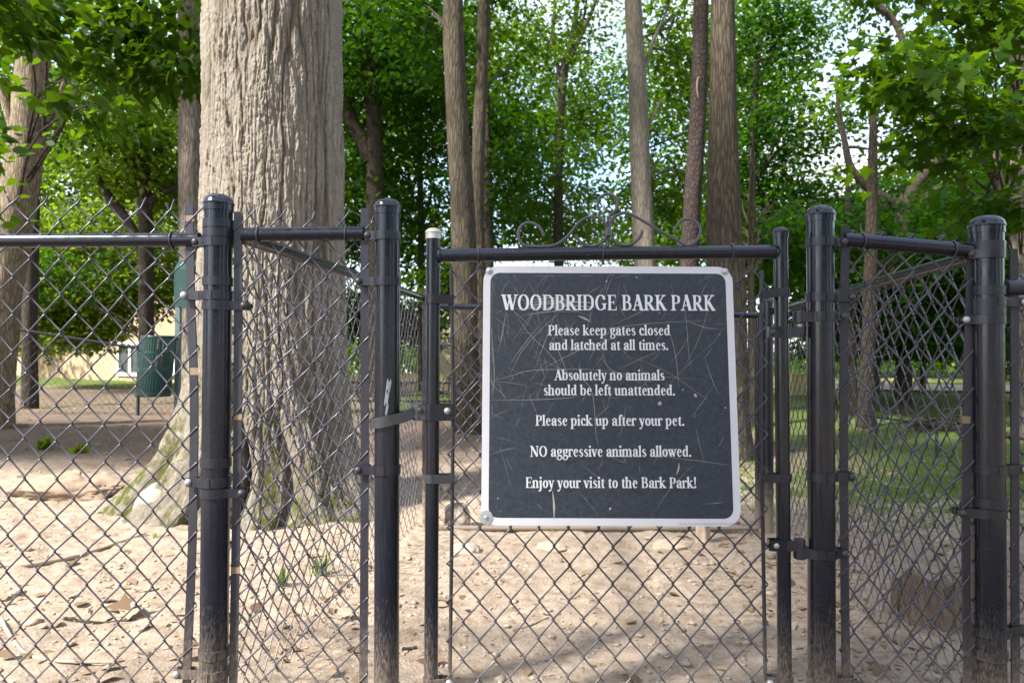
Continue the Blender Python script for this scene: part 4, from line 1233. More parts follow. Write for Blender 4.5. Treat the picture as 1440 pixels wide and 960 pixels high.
def tree(name, label, depth, trunk, limbs, crowns, barkm, leafm, seed, lsize=0.13, per=38, spray=0.75, tmpl=KITE, twigs=22, flare=1.25, group='trees of the wood'):
    """trunk: (px, py, half width px) down the photo at this depth; limbs likewise; crowns: (px, py, depth, rx, ry, rz, sprays)"""
    r_ = np.random.default_rng(seed)
    t = thing(name, label, 'tree', (P(trunk[0][0], 500, depth).x, depth, 0), group)
    s_ = depth / FPX
    path = [P(x, y, depth) for x, y, _ in trunk]
    rad = [w_ * s_ for _, _, w_ in trunk]
    if trunk[-1][1] > -100:                               # thin the top out into the crown
        path.append(path[-1] + (path[-1] - path[-2]) * 0.7); rad.append(rad[-1] * 0.12)
    foot = Vector((path[0].x, depth, -0.15))
    if path[0].z > 0.25:
        path = [Vector((path[0].x, depth, 0.15))] + path; rad = [rad[0] * 1.05] + rad
    path = [foot] + path; rad = [rad[0] * flare] + rad
    mb = MB()
    sides = 26 if rad[1] > 0.12 else 12
    tp = trunk_geo(mb, [tuple(p) for p in path], rad, sides, 9, seed)
    allp = [tp]
    for lb in limbs:
        lp = [P(x, y, depth + (dz[0] if dz else 0)) for x, y, _, *dz in lb]
        allp.append(trunk_geo(mb, [tuple(p) for p in lp], [q[2] * s_ for q in lb], 10, 6, seed + 5, 0.08))
    ells = [(P(x, y, d), (rx, ry, rz), n_) for x, y, d, rx, ry, rz, n_ in crowns]
    crown = None
    if ells:
        cs, C, D, Nn, S, tone = sprays(r_, ells, spray, per, lsize)
        keep = C[:, 2] > 0.9
        C, D, Nn, S, tone = C[keep], D[keep], Nn[keep], S[keep], tone[keep]
        ap = np.concatenate(allp)
        ap = ap[ap[:, 2] > 0.8]
        if len(ap) == 0: ap = tp
        for i in r_.choice(len(cs), min(twigs, len(cs)), replace=False):
            e = cs[i]
            d = np.linalg.norm(ap - e, axis=1) + 1.2 * np.clip(ap[:, 2] - e[2] + 0.4, 0, None) + r_.uniform(0, 0.9, len(ap))
            o = ap[np.argmin(d)]
            L = np.linalg.norm(e - o)
            mid1 = o + (e - o) * 0.35 + np.array([0, 0, 0.10 * L]) + r_.normal(0, 0.05 * L, 3)
            mid2 = o + (e - o) * 0.7 + np.array([0, 0, 0.08 * L]) + r_.normal(0, 0.05 * L, 3)
            pp = catmull([o, mid1, mid2, e], 4)
            mb.tube(pp, np.linspace(min(0.004 + 0.0055 * L, 0.02), 0.002, len(pp)), 5, False, 1)
    mb.build('trunk', [M[barkm], M['bark_dark']] if ells else M[barkm], t, angle=70)
    if ells:
        crown = leaf_mesh('crown', C, D, Nn, S, tmpl, M[leafm], t, tone, 0.15)
    return t


# left side -------------------------------------------------------------
tree('leaning_tree', 'leaning grey tree at the far left edge with broad leaves hanging from low limbs', 8.6,
     [(-14, 600, 29), (-8, 520, 26), (2, 420, 24.5), (24, 290, 24), (39, 181, 22), (46, 90, 21), (62, 0, 20), (80, -150, 19), (98, -420, 14)],
     [[(22, 196, 6), (14, 168, 6), (2, 132, 5), (-22, 92, 4.5), (-60, 50, 3)], [(58, 190, 4), (76, 164, 3.4), (88, 122, 3), (104, 90, 2.5), (124, 52, 2), (150, 22, 1.4)], [(86, 142, 3.5), (114, 125, 3), (143, 113, 2)]],
     [(110, 10, 6.0, 1.2, 1.0, 0.36, 27), (215, 50, 6.2, 0.55, 0.7, 0.26, 20), (15, 20, 5.4, 0.6, 0.7, 0.40, 20), (110, -190, 7, 2.6, 2.2, 0.7, 60), (0, -420, 8.6, 3.5, 3.2, 1.4, 70), (-20, 200, 5.6, 0.12, 0.4, 0.45, 5), (160, 95, 6.4, 0.7, 0.6, 0.2, 15), (245, 95, 6.0, 0.25, 0.5, 0.2, 9), (100, 150, 5.6, 0.3, 0.4, 0.14, 4)],
     'bark_tan', 'leaf', 101, 0.115, 26, 0.36, OV, 24)
tree('slim_tree', 'slim dark trunk just right of the leaning tree at the left edge', 11.2,
     [(42, 582, 11), (42, 450, 9.5), (45, 330, 9), (48, 200, 8), (52, 60, 7), (60, -200, 5)], [],
     [(70, 120, 13, 2.6, 2.4, 1.3, 110), (70, 385, 15, 1.6, 1.2, 0.7, 60), (90, -160, 12, 3, 3, 1.6, 100)], 'bark_dark', 'leaf_deep', 102, 0.13, 36, 0.7)
tree('forked_tree', 'small forked tree rising behind the green litter basket', 15.0,
     [(206, 560, 12), (206, 470, 10.5), (205, 330, 9.5), (203, 250, 8), (200, 190, 6), (204, 100, 4)],
     [[(203, 300, 6), (194, 250, 5), (182, 205, 3.5), (170, 150, 2)], [(206, 300, 6), (216, 278, 5.5), (232, 270, 4.5), (262, 258, 3)], [(206, 232, 5), (224, 212, 4.5), (238, 176, 3), (246, 130, 2)], [(196, 338, 6), (172, 300, 6.5), (152, 275, 6), (136, 246, 4)]],
     [(180, 180, 15, 1.9, 1.8, 1.3, 130), (120, 330, 17, 1.9, 1.6, 0.9, 120), (215, 380, 17, 1.4, 1.2, 0.9, 80), (100, 440, 18, 1.5, 1.0, 0.7, 70), (230, 260, 16, 1.2, 1.2, 0.9, 70), (50, 425, 17, 1.3, 1, 0.6, 90), (160, 405, 17, 1.6, 1, 0.65, 120), (110, 350, 18, 2, 1.2, 0.8, 110), (110, 470, 17, 0.8, 0.7, 0.3, 40)], 'bark_dark', 'leaf_warm', 103, 0.14, 40, 0.7)
tree('straight_tree', 'straight grey trunk close to the left side of the massive trunk', 9.5,
     [(273, 600, 18), (270, 400, 16.5), (268, 200, 16), (266, 0, 15), (263, -300, 13)], [],
     [(270, -330, 10, 3, 2.6, 1.2, 90), (180, -120, 9.5, 1.5, 1.4, 0.6, 50)], 'bark_grey', 'leaf', 104, 0.13, 36, 0.7)
# centre ----------------------------------------------------------------
tree('dark_tree', 'dark trunk with a limb forking left, just right of the massive trunk', 14.5,
     [(531, 575, 13), (529, 400, 13), (527, 290, 12.5), (526, 190, 11), (520, 60, 8), (515, -100, 6)],
     [[(522, 226, 11), (508, 198, 10), (490, 158, 9), (478, 118, 7), (468, 60, 5)]],
     [(505, 50, 14.5, 2.0, 2, 1.5, 170), (520, 250, 16, 1.6, 1.6, 1.3, 110), (480, 330, 17, 1.8, 1.4, 0.8, 90), (560, 130, 16, 1.8, 1.8, 1.7, 120)], 'bark_dark', 'leaf_deep', 105, 0.135, 40, 0.75)
tree('thin_tree', 'thin dark sapling between the dark trunk and the thick fluted trunk', 17,
     [(592, 560, 4.5), (592, 330, 4.5), (590, 200, 4), (596, 60, 3)], [[(591, 330, 2.5), (602, 290, 2), (610, 260, 1.5)], [(591, 240, 2.5), (575, 190, 2), (566, 150, 1.5)]],
     [(590, 120, 17, 2.0, 2, 2.2, 130), (590, 330, 18, 1.8, 1.6, 1.2, 80), (575, 450, 19, 1.0, 1, 0.6, 80), (505, 440, 19, 1.0, 1, 0.7, 80), (625, 400, 15, 0.6, 0.7, 0.5, 44)], 'bark_dark', 'leaf', 106, 0.14, 38, 0.75)
tree('fluted_tree', 'thick brown furrowed trunk directly left of the sign', 8.6,
     [(657, 611, 21), (656, 560, 19), (655, 480, 18.5), (652, 340, 17.5), (645, 200, 16), (639, 80, 15), (637, 0, 14.5), (633, -300, 11)], [],
     [(610, -330, 9, 2.6, 2.6, 1.2, 90), (600, 30, 10.5, 0.9, 1.0, 0.8, 40)], 'bark_brown', 'leaf_deep', 107, 0.125, 38, 0.7)
tree('twin_tree', 'slender lighter trunk touching the right side of the thick furrowed trunk', 10,
     [(677, 600, 10), (675, 400, 9), (672, 320, 9), (673, 200, 9), (678, 100, 8.5), (681, 0, 9), (684, -200, 8)], [],
     [(690, -260, 10, 2, 2, 1, 60), (720, 60, 13, 1.0, 1.2, 0.8, 36)], 'bark_brown', 'leaf', 108, 0.125, 36, 0.7)
tree('narrow_tree', 'narrow nearly black trunk behind the slender lighter one', 14,
     [(689, 580, 6.5), (688, 340, 6), (685, 200, 5), (684, 120, 4)], [], [(710, 240, 14.5, 0.9, 1.4, 1.7, 70), (700, 180, 15, 0.9, 1, 1.2, 40)], 'bark_dark', 'leaf_deep', 109, 0.135, 38, 0.7)
tree('branching_tree', 'slim tree dividing into upright limbs in the gap left of the pale smooth trunk', 17,
     [(785, 570, 7), (786, 400, 7), (785, 300, 6.5), (787, 180, 6), (793, 100, 6), (803, 60, 4.5), (812, 0, 3.5), (818, -120, 2)],
     [[(793, 98, 4.5), (815, 55, 3.5), (838, 0, 2.5), (850, -60, 2)], [(790, 120, 3.5), (778, 60, 3), (780, 0, 2), (776, -60, 1.5)], [(800, 70, 3), (822, 20, 2), (826, -40, 1.5)], [(786, 290, 2.5), (765, 262, 2), (745, 240, 1.5)]],
     [(790, 40, 17, 2.3, 2, 1.8, 60), (750, 215, 17, 1.7, 1.8, 1.1, 55), (830, 165, 18, 1.5, 1.6, 0.9, 42), (770, 300, 18, 2.2, 1.6, 0.7, 60)], 'bark_dark', 'leaf', 110, 0.14, 36, 0.75)
tree('scarred_tree', 'pale smooth trunk with a long scar rising behind the middle of the sign', 10.4,
     [(918, 590, 19), (912, 450, 17), (905, 330, 14.5), (899, 200, 14), (895, 100, 13), (890, 0, 12), (880, -300, 9)], [[(905, 190, 3), (918, 165, 2.5), (930, 140, 1.5)], [(902, 110, 3), (918, 60, 2.5), (936, 20, 1.5)]],
     [(890, -320, 10, 2.4, 2.2, 1.1, 70), (945, 90, 13.5, 0.9, 1, 1.2, 50), (945, 270, 14, 0.8, 1.0, 0.9, 44)], 'bark_pale', 'leaf', 111, 0.13, 36, 0.7)
tree('scaly_tree', 'reddish scaly trunk with a split knot hole beside the thick right trunk', 8.9,
     [(966, 600, 14), (968, 450, 13), (971, 330, 12.5), (978, 220, 11.5), (983, 120, 11), (986, 0, 10.5), (990, -300, 8)], [],
     [(990, -320, 9, 2.2, 2, 1.1, 60)], 'bark_scaly', 'leaf', 112, 0.125, 36, 0.7)
mbk = MB()
c = P(983, 124, 8.9 - 0.094)
V = [(c.x + 0.020 * math.cos(a), c.y - 0.006 - 0.004 * math.sin(2 * a), c.z + 0.13 * math.sin(a)) for a in np.linspace(0, 2 * math.pi, 15)[:-1]]
V2 = [(c.x + 0.034 * math.cos(a), c.y + 0.012, c.z + 0.17 * math.sin(a)) for a in np.linspace(0, 2 * math.pi, 15)[:-1]]
mbk.add(V + V2, [tuple(range(13, -1, -1))], 1)
mbk.add(V + V2, [(k, 14 + k, 14 + (k + 1) % 14, (k + 1) % 14) for k in range(14)], 0)
M['hole'] = plain('dark_hollow', (0.012, 0.008, 0.006), 0.95, 0, 0.2, 30, 0)
mbk.build('knot_hole', [M['wood'], M['hole']], [o for o in bpy.data.objects if o.name.startswith('scaly_tree')][0])
tree('furrowed_tree', 'thick furrowed trunk with a flared foot behind the right edge of the sign', 6.5,
     [(1025, 660, 36), (1024, 600, 30), (1023, 540, 28), (1022, 450, 27), (1019, 330, 25), (1017, 200, 20.5), (1016, 0, 16.5), (1014, -300, 13)], [],
     [(1020, -420, 7, 2.2, 2, 0.9, 70)], 'bark_brown', 'leaf', 113, 0.12, 36, 0.6)
tree('spindly_tree', 'thin bare stem close against the right side of the thick furrowed trunk', 9.5,
     [(1057, 610, 6), (1057, 500, 5), (1056, 380, 4.5), (1058, 260, 4)], [], [(1075, 330, 11, 0.8, 1, 0.6, 40)], 'bark_brown', 'leaf_deep', 114, 0.125, 36, 0.6)
tree('spreading_tree', 'slim tree with rising side branches, left of the open sky on the right', 17,
     [(1057, 560, 6), (1058, 300, 5.5), (1060, 150, 5), (1068, 60, 3.5), (1080, -20, 2.5)],
     [[(1059, 190, 3), (1085, 140, 2.5), (1115, 112, 2), (1150, 85, 1.2)], [(1060, 150, 3), (1078, 90, 2.5), (1105, 40, 1.5)], [(1058, 260, 2.5), (1090, 215, 2), (1130, 185, 1.2)]],
     [(1075, 50, 17, 1.7, 2, 1.5, 110), (1080, 180, 17, 1.5, 1.8, 1.0, 90), (1080, 275, 18, 2.0, 1.8, 1.1, 120), (1110, 330, 18, 2.2, 1.6, 0.7, 90), (1115, 20, 17, 0.6, 1.0, 0.5, 24)], 'bark_dark', 'leaf_deep', 115, 0.14, 40, 0.75)
# right -----------------------------------------------------------------
tree('crooked_tree', 'crooked tree splitting low into two wide limbs, between the two right posts', 13.5,
     [(1271, 600, 11), (1270, 450, 10), (1268, 330, 9.5), (1268, 296, 9)],
     [[(1268, 305, 8), (1258, 286, 7.5), (1236, 275, 7), (1214, 257, 6), (1196, 234, 5), (1188, 200, 4), (1180, 160, 3), (1176, 110, 2)], [(1269, 305, 8), (1284, 266, 8), (1304, 240, 7), (1326, 212, 6.5), (1340, 178, 5.5), (1350, 120, 4)],
      [(1328, 208, 5), (1318, 168, 5), (1300, 138, 5.5), (1276, 76, 5), (1258, 32, 4.5), (1226, 0, 4), (1190, -40, 3)], [(1272, 308, 5), (1298, 280, 5), (1332, 256, 4)], [(1185, 208, 2.2), (1202, 207, 2.2), (1222, 210, 1.5)], [(1276, 78, 2.5), (1288, 52, 2), (1300, 28, 1.5)]],
     [(1310, 90, 14, 1.5, 1.6, 0.9, 70), (1290, 190, 15, 1.1, 1.2, 0.6, 44), (1190, 150, 14.5, 0.6, 0.8, 0.5, 14), (1370, 200, 14.5, 1.1, 1.2, 0.9, 60), (1250, -10, 14, 1.2, 1, 0.5, 30)], 'bark_dark', 'leaf', 116, 0.13, 36, 0.65)
tree('maple_tree', 'maple with big lobed leaves reaching in from the right edge of the photo', 8.0,
     [(1445, 640, 15), (1438, 450, 13), (1434, 300, 13), (1433, 150, 12), (1431, 0, 11), (1425, -250, 9)], [[(1428, 330, 6), (1412, 300, 7), (1404, 255, 6.5), (1400, 205, 5)], [(1430, 62, 4), (1400, 62, 3), (1360, 70, 2)]],
     [(1410, 10, 6.6, 0.8, 1.0, 0.40, 27), (1340, 110, 6.3, 0.7, 0.9, 0.26, 12), (1245, 95, 6.4, 0.30, 0.5, 0.16, 7), (1415, 190, 6.3, 0.55, 0.9, 0.24, 14), (1310, 205, 6.6, 0.4, 0.7, 0.18, 5), (1440, -120, 7, 2, 2, 0.7, 50), (1440, 290, 6.8, 0.4, 0.6, 0.2, 10)], 'bark_grey', 'leaf', 117, 0.135, 24, 0.40, MAPLE, 40)
tree('understory_tree', 'brown trunk under low dark foliage behind the right panel', 9.4,
     [(1217, 608, 15), (1218, 560, 10.5), (1222, 450, 9), (1226, 300, 8), (1228, 180, 5)], [],
     [(1240, 350, 11, 1.6, 1.4, 0.7, 120), (1330, 400, 12, 1.5, 1.2, 0.8, 130), (1200, 430, 12, 1.0, 1.0, 0.6, 70), (1400, 330, 11, 1.0, 1.2, 1.1, 110), (1260, 480, 13.5, 1.6, 1.0, 0.45, 70), (1345, 488, 15, 1.6, 1.0, 0.42, 90), (1430, 455, 13, 1.0, 1.0, 0.7, 80), (1195, 492, 15, 0.9, 0.8, 0.38, 50)], 'bark_dark', 'leaf_deep', 118, 0.125, 38, 0.6)
tree('blackish_tree', 'black straight trunk just right of the hinge post', 11,
     [(1199, 610, 8), (1198, 500, 6.5), (1196, 400, 6), (1193, 300, 5)], [], [(1150, 350, 13, 1.4, 1.2, 0.7, 90), (1160, 440, 14, 0.9, 0.9, 0.5, 50)], 'bark_dark', 'leaf_deep', 119, 0.13, 38, 0.65)
for i, (px, yb, d, wd, lab) in enumerate([(1233, 590, 17, 4, 'leftmost of the four thin stems on the lit lawn behind the right panel'), (1262, 592, 16, 4.5, 'second from the left of the four thin stems on the lit lawn'),
                                         (1277, 570, 19, 3.5, 'third from the left of the four thin stems on the lit lawn'), (1297, 585, 17, 4.5, 'rightmost of the four thin stems on the lit lawn')]):
    tree('lawn_tree', lab, d, [(px, 565, wd), (px + 1, 520, wd * 0.9), (px + 3, 440, wd * 0.8), (px + 2, 330, wd * 0.6)], [],
         [(px + 5, 420, d, 1.5, 1.5, 1.1, 75), (px + 20, 300, d + 1, 1.8, 1.6, 1.3, 75)], 'bark_dark', 'leaf_deep', 130 + i, 0.14, 38, 0.75, twigs=12, group='thin stems on the lawn')


# ------------------------------------------------------------------ the woods beyond, one mass
def far_woods():
    r_ = np.random.default_rng(77)
    ells = []
    for (px, py, d, rx, rz, n_) in [(-40, 120, 30, 5, 5, 190), (60, 300, 28, 4, 3, 170), (160, 100, 32, 5, 5, 220), (240, 300, 30, 4, 3.5, 180), (330, 150, 34, 5, 6, 120), (500, 180, 33, 4, 5, 190), (725, 110, 38, 4, 4, 70), (800, 300, 40, 5, 2, 110), (780, 190, 37, 4, 4, 120), (700, 230, 36, 2.5, 3, 60), (1150, 520, 27, 3, 0.9, 70), (1300, 520, 29, 4, 0.8, 90), (1440, 515, 27, 3, 1.0, 80), (540, 500, 27, 2.2, 1.0, 60), (60, 465, 25, 3, 0.7, 50), (840, 130, 38, 3, 4, 60), (560, 60, 30, 4, 5, 170), (600, 300, 36, 4, 3, 120),
                                    (640, 130, 34, 3, 5, 90), (850, 345, 42, 6, 1.6, 80), (960, 150, 32, 3, 6, 120), (960, 320, 34, 4, 3, 130), (1040, 120, 32, 3.6, 5, 150),
                                    (1070, 320, 30, 5, 3, 190), (1170, 370, 30, 4.5, 2.2, 170), (1290, 330, 30, 5, 3, 200), (1410, 120, 30, 3.6, 6, 170), (1450, 300, 28, 5, 5, 230), (1330, 430, 32, 5, 2, 150), (1440, 450, 26, 4, 1.6, 110), (20, 400, 34, 4, 2.5, 80)]:
        ells.append((P(px, py, d), (rx, 4, rz), n_))
    cs, C, D, Nn, S, tone = sprays(r_, ells, 1.25, 40, 0.25, 0.45)
    k = C[:, 2] > 0.25
    o = leaf_mesh('woods', C[k], D[k], Nn[k], S[k], KITE, M['leaf'], None, tone[k], 0.15)
    tag(o, 'mass of sunlit green woodland filling the distance behind all the trunks', 'woodland', kind='stuff')


far_woods()


# ------------------------------------------------------------------ things on the ground near the fence
def gz(x, y): return float(gh(np.array([x]), np.array([y]))[0])


def on_ground(px, py):
    g = G(px, py)
    g.z = gz(g.x, g.y)
    return g


def scatter(name, label, cat_kind, r_, regions, lsize, tmpl, mat_, tilt=0.25, lift=0.006):
    C = []; S = []
    for (x0, x1, y0, y1, n_) in regions:
        x = r_.uniform(x0, x1, n_); y = r_.uniform(y0, y1, n_)
        C.append(np.stack([x, y, gh(x, y) + lift], 1)); S.append(lsize * r_.uniform(0.45, 1.4, n_))
    C = np.concatenate(C); S = np.concatenate(S); n_ = len(C)
    a = r_.random(n_) * 2 * math.pi
    D = np.stack([np.cos(a), np.sin(a), r_.normal(0, tilt, n_)], 1)
    Nn = np.stack([r_.normal(0, tilt, n_), r_.normal(0, tilt, n_), np.ones(n_)], 1)
    o = leaf_mesh(name, C, D, Nn, S, tmpl, M[mat_], None, np.clip(r_.normal(0.5, 0.28, n_), 0, 1), 0.25)
    return tag(o, label, kind='stuff')


r_ = np.random.default_rng(55)
CHIP = np.array([(0, 0), (0.16, 0.1), (0.13, 0.7), (0, 1.0), (-0.15, 0.8), (-0.12, 0.2)])
scatter('leaf_litter', 'brown dry leaves scattered over the bare dirt', 'litter', r_, [(-2.2, -0.2, 2.0, 3.0, 110), (-3.5, 0.2, 3.0, 5.0, 80), (0.9, 2.6, 2.0, 4.2, 380), (-0.3, 1.0, 2.0, 4.2, 30), (-0.6, 1.6, 3.9, 6, 130), (-9, 3, 5.2, 11, 900), (1.5, 6, 5, 9, 260)], 0.048, OV, 'dryleaf')
scatter('bark_chips', 'tiny wood chips and twig bits strewn over the dirt', 'litter', r_, [(-2.4, 2.6, 1.9, 3.2, 900), (0.9, 2.6, 1.9, 3.4, 900), (-3.6, 3.2, 3.2, 5.4, 1100), (-6, 4, 5.2, 9, 1300)], 0.026, CHIP, 'dryleaf', 0.35, 0.004)


def pebble_field(name, label, r_, regions, size, mat_):
    U = np.array([(1, 0, 0), (0.5, 0.87, 0.1), (-0.5, 0.87, -0.1), (-1, 0, 0.1), (-0.5, -0.87, 0), (0.5, -0.87, 0.1), (0.4, 0.1, 0.75), (-0.4, -0.1, 0.8), (0, 0, -0.6)])
    FF = np.array([(0, 1, 6), (1, 2, 6), (2, 7, 6), (2, 3, 7), (3, 4, 7), (4, 5, 7), (5, 6, 7), (5, 0, 6), (1, 0, 8), (2, 1, 8), (3, 2, 8), (4, 3, 8), (5, 4, 8), (0, 5, 8)])
    C = []
    for (x0, x1, y0, y1, n_) in regions:
        x = r_.uniform(x0, x1, n_); y = r_.uniform(y0, y1, n_)
        C.append(np.stack([x, y, gh(x, y) + 0.001], 1))
    C = np.concatenate(C); n_ = len(C)
    S = size * np.exp(r_.normal(0, 0.5, n_))
    V = U[None] * (1 + r_.normal(0, 0.16, (n_, 9, 3)))
    V[..., 2] *= 0.55
    a = r_.random(n_) * 6.28; ca, sa = np.cos(a)[:, None], np.sin(a)[:, None]
    X_ = V[..., 0] * ca - V[..., 1] * sa; Y_ = V[..., 0] * sa + V[..., 1] * ca
    V = np.stack([X_ * r_.uniform(0.7, 1.3, n_)[:, None], Y_, V[..., 2]], -1) * S[:, None, None] + C[:, None, :]
    F = (np.arange(n_)[:, None, None] * 9 + FF[None]).reshape(-1, 3)
    me = bpy.data.meshes.new(name); fast_fill(me, V.reshape(-1, 3), F)
    me.materials.append(M[mat_]); me.polygons.foreach_set('use_smooth', np.ones(len(F), bool))
    return tag(link(bpy.data.objects.new(name, me)), label, kind='stuff')


M['pebble'] = plain('pebble_stone', (0.30, 0.25, 0.205), 0.9, 0, 0.35, 30, 0.4)
M['clod'] = plain('dirt_clod', (0.33, 0.26, 0.195), 0.95, 0, 0.3, 60, 0.4)
pebble_field('pebbles', 'small grey and pink pebbles set in the dirt behind the gate', r_, [(-0.9, 1.4, 2.0, 3.2, 220), (-2.4, 2.4, 2.2, 4.6, 120)], 0.006, 'pebble')
pebble_field('clods', 'crumbs of dry dirt lying on the bare ground', r_, [(-2.6, 2.6, 1.9, 3.4, 2000), (-4, 3, 3.2, 5.6, 1500)], 0.0060, 'clod')


def rock(name, label, px, py, w_, hgt, seed, mat_='pebble', cat='rock', squash=0.7):
    g = on_ground(px, py)
    d = g.y / FPX
    n1, n2 = 56, 30
    V = []
    for i in range(n2 + 1):
        ph = math.pi * i / n2
        for j in range(n1):
            a = 2 * math.pi * j / n1
            q = 0.75 + 0.5 * vn1(math.cos(a) * 1.6 + 4, math.sin(a) * 1.6 + math.cos(ph) * 1.4, seed) + 0.22 * vn1(math.cos(a) * 5 + 9, math.sin(a) * 5 + ph * 3, seed + 2) + (0.16 * vn1(math.cos(a) * 16 + 9, math.sin(a) * 16 + ph * 9, seed + 5) + 0.10 * vn1(a * 14, ph * 14, seed + 6) if w_ > 100 else 0.05 * vn1(a * 6, ph * 9, seed + 6) - 0.02)
            V.append((g.x + w_ * d * 0.5 * q * math.sin(ph) * math.cos(a), g.y + w_ * d * 0.5 * squash * q * math.sin(ph) * math.sin(a), g.z - 0.01 + hgt * d * (0.38 + 0.62 * q * math.cos(ph))))
    F = [(i * n1 + j, (i + 1) * n1 + j, (i + 1) * n1 + (j + 1) % n1, i * n1 + (j + 1) % n1) for i in range(n2) for j in range(n1)]
    mb = MB(); mb.add(V, F)
    o = mb.build(name, M[mat_], None, angle=60)
    return tag(o, label, cat)


rock('rock', 'grey angular rock beside the gate stile left of the sign corner', 642, 742, 34, 30, 3)
rock('rock', 'long low grey rock lying just left of the sign bottom corner', 655, 778, 38, 13, 8)
rock('rock', 'pale flat stone in the dirt below the middle of the sign', 775, 772, 42, 11, 12, 'clod')
rock('rock', 'pale half buried stone under the right part of the sign', 945, 768, 50, 11, 17, 'clod')
rock('rock', 'small white stone on the dirt near the lower right post', 1309, 955, 26, 12, 21)


def stump(name, label, px, py, w_, hgt, seed, mat_='wood', jag=0.35):
    g = on_ground(px, py); d = g.y / FPX
    n1, n2 = 40, 10
    V = []
    R = w_ * d / 2; Hh = hgt * d
    for i in range(n2 + 1):
        f = i / n2
        for j in range(n1):
            a = 2 * math.pi * j / n1
            rr_ = R * (1.12 - 0.2 * f + 0.25 * (1 - f) ** 4) * (0.86 + 0.34 * vn1(math.cos(a) * 2 + 3, math.sin(a) * 2 + f * 0.4, seed) + 0.10 * vn1(j * 1.7, f * 1.2, seed + 4))
            top = Hh * (1 - jag * vn1(math.cos(a) * 2.6 + 8, math.sin(a) * 2.6, seed + 9) - 0.12 * vn1(j * 1.3, 0.5, seed + 1))
            V.append((g.x + rr_ * math.cos(a), g.y + rr_ * math.sin(a), g.z - 0.03 + f * (top + 0.03)))
    F = [(i * n1 + j, i * n1 + (j + 1) % n1, (i + 1) * n1 + (j + 1) % n1, (i + 1) * n1 + j) for i in range(n2) for j in range(n1)]
    b = len(V); V.append((g.x, g.y, g.z + Hh * (0.45 if jag > 0.2 else 0.86)))
    F += [(n2 * n1 + j, n2 * n1 + (j + 1) % n1, b) for j in range(n1)]
    mb = MB(); mb.add(V, F)
    return tag(mb.build(name, M[mat_], None, angle=35), label, 'stump')


stump('tree_stump', 'broken brown tree stump behind the mesh left of the tall right post', 1316, 866, 82, 74, 5, 'wood', 0.55)
stump('tree_stump', 'narrow splintered stump piece standing left of the broken brown stump', 1268, 860, 26, 62, 15, 'wood', 0.6)
M['bank'] = plain('eroded_soil', (0.24, 0.175, 0.125), 0.95, 0, 0.5, 16, 0.8)
rock('earth_bank', 'low eroded brown earth bank at the left, beside the spreading root of the massive trunk', 112, 700, 140, 28, 25, 'bank', 'earth bank', 0.45)
rock('rock', 'rounded brown stone at the left end of the low eroded earth bank', 66, 700, 34, 20, 31, 'clod')
stump('wooden_stake', 'short square wooden stake showing just under the right half of the sign', 988, 764, 17, 60, 35, 'root', 0.05)['category'] = 'stake'

M['bareroot'] = plain('bare_pale_root', (0.27, 0.245, 0.195), 0.85, 0, 0.25, 12, 0.4)
mb = MB()
V = []
for i in range(13):
    ph = math.pi * i / 12
    for j in range(24):
        a = 2 * math.pi * j / 24
        q = 0.85 + 0.3 * vn1(math.cos(a) * 1.5 + 3, math.sin(a) * 1.5 + ph, 6)
        V.append((-2.09 + 0.135 * q * math.sin(ph) * math.cos(a), 4.22 + 0.15 * q * math.sin(ph) * math.sin(a), 0.075 + 0.125 * q * math.cos(ph) - 0.35 * (0.135 * math.sin(ph) * math.cos(a)) * -1))
mb.add(V, [(i * 24 + j, (i + 1) * 24 + j, (i + 1) * 24 + (j + 1) % 24, i * 24 + (j + 1) % 24) for i in range(12) for j in range(24)])
mb.build('bare_root', M['bareroot'], BT, angle=80)


def stick(name, label, pix, r0, r1, mat_='root', cat='stick'):
    pts = [on_ground(*q) for q in pix]
    pts = catmull([(p_.x, p_.y, p_.z + r0 * 0.7) for p_ in pts], 7)
    k = len(pts)
    rad = np.linspace(r0, r1, k) * (1 + 0.15 * np.sin(np.arange(k) * 1.3))
    mb = MB(); mb.tube(pts, rad, 8)
    return tag(mb.build(name, M[mat_], None, angle=80), label, cat)


stick('root', 'long pale surface root crossing the sunlit dirt at the left', [(-40, 812), (0, 806), (45, 803), (100, 790), (150, 772), (205, 754)], 0.016, 0.006, 'root', 'root')
stick('stick', 'pale broken stick lying beside the long surface root', [(112, 787), (138, 776), (152, 770)], 0.011, 0.008)
stick('stick', 'thin brown twig lying across the dirt left of the first tall post', [(90, 881), (140, 880), (190, 876), (262, 870)], 0.006, 0.003, 'bark_brown')
stick('stick', 'pale twig curving along the dirt at the bottom left corner', [(2, 880), (12, 905), (36, 932), (80, 945), (165, 944)], 0.007, 0.004)
stick('stick', 'thin reddish twig on the dirt seen through the front gate', [(722, 884), (745, 877), (772, 868)], 0.004, 0.002, 'wood')
stick('stick', 'dark short stick lying in the gap between latch post and gate', [(566, 920), (578, 921), (586, 920)], 0.006, 0.005, 'bark_dark')


def single_leaf(label, px, py, size, tone, seed, tmpl=MAPLE):
    q = np.random.default_rng(seed); g = on_ground(px, py)
    n_ = 1
    a = q.random() * 6.28
    o = leaf_mesh('fallen_leaf', np.array([[g.x, g.y, g.z + 0.012]]), np.array([[math.cos(a), math.sin(a), 0.25]]), np.array([[0.3 * math.cos(a + 2), 0.3 * math.sin(a + 2), 1.0]]), np.array([size]), tmpl, M['dryleaf'], None, np.array([tone]), 0.5)
    return tag(o, label, 'leaf')


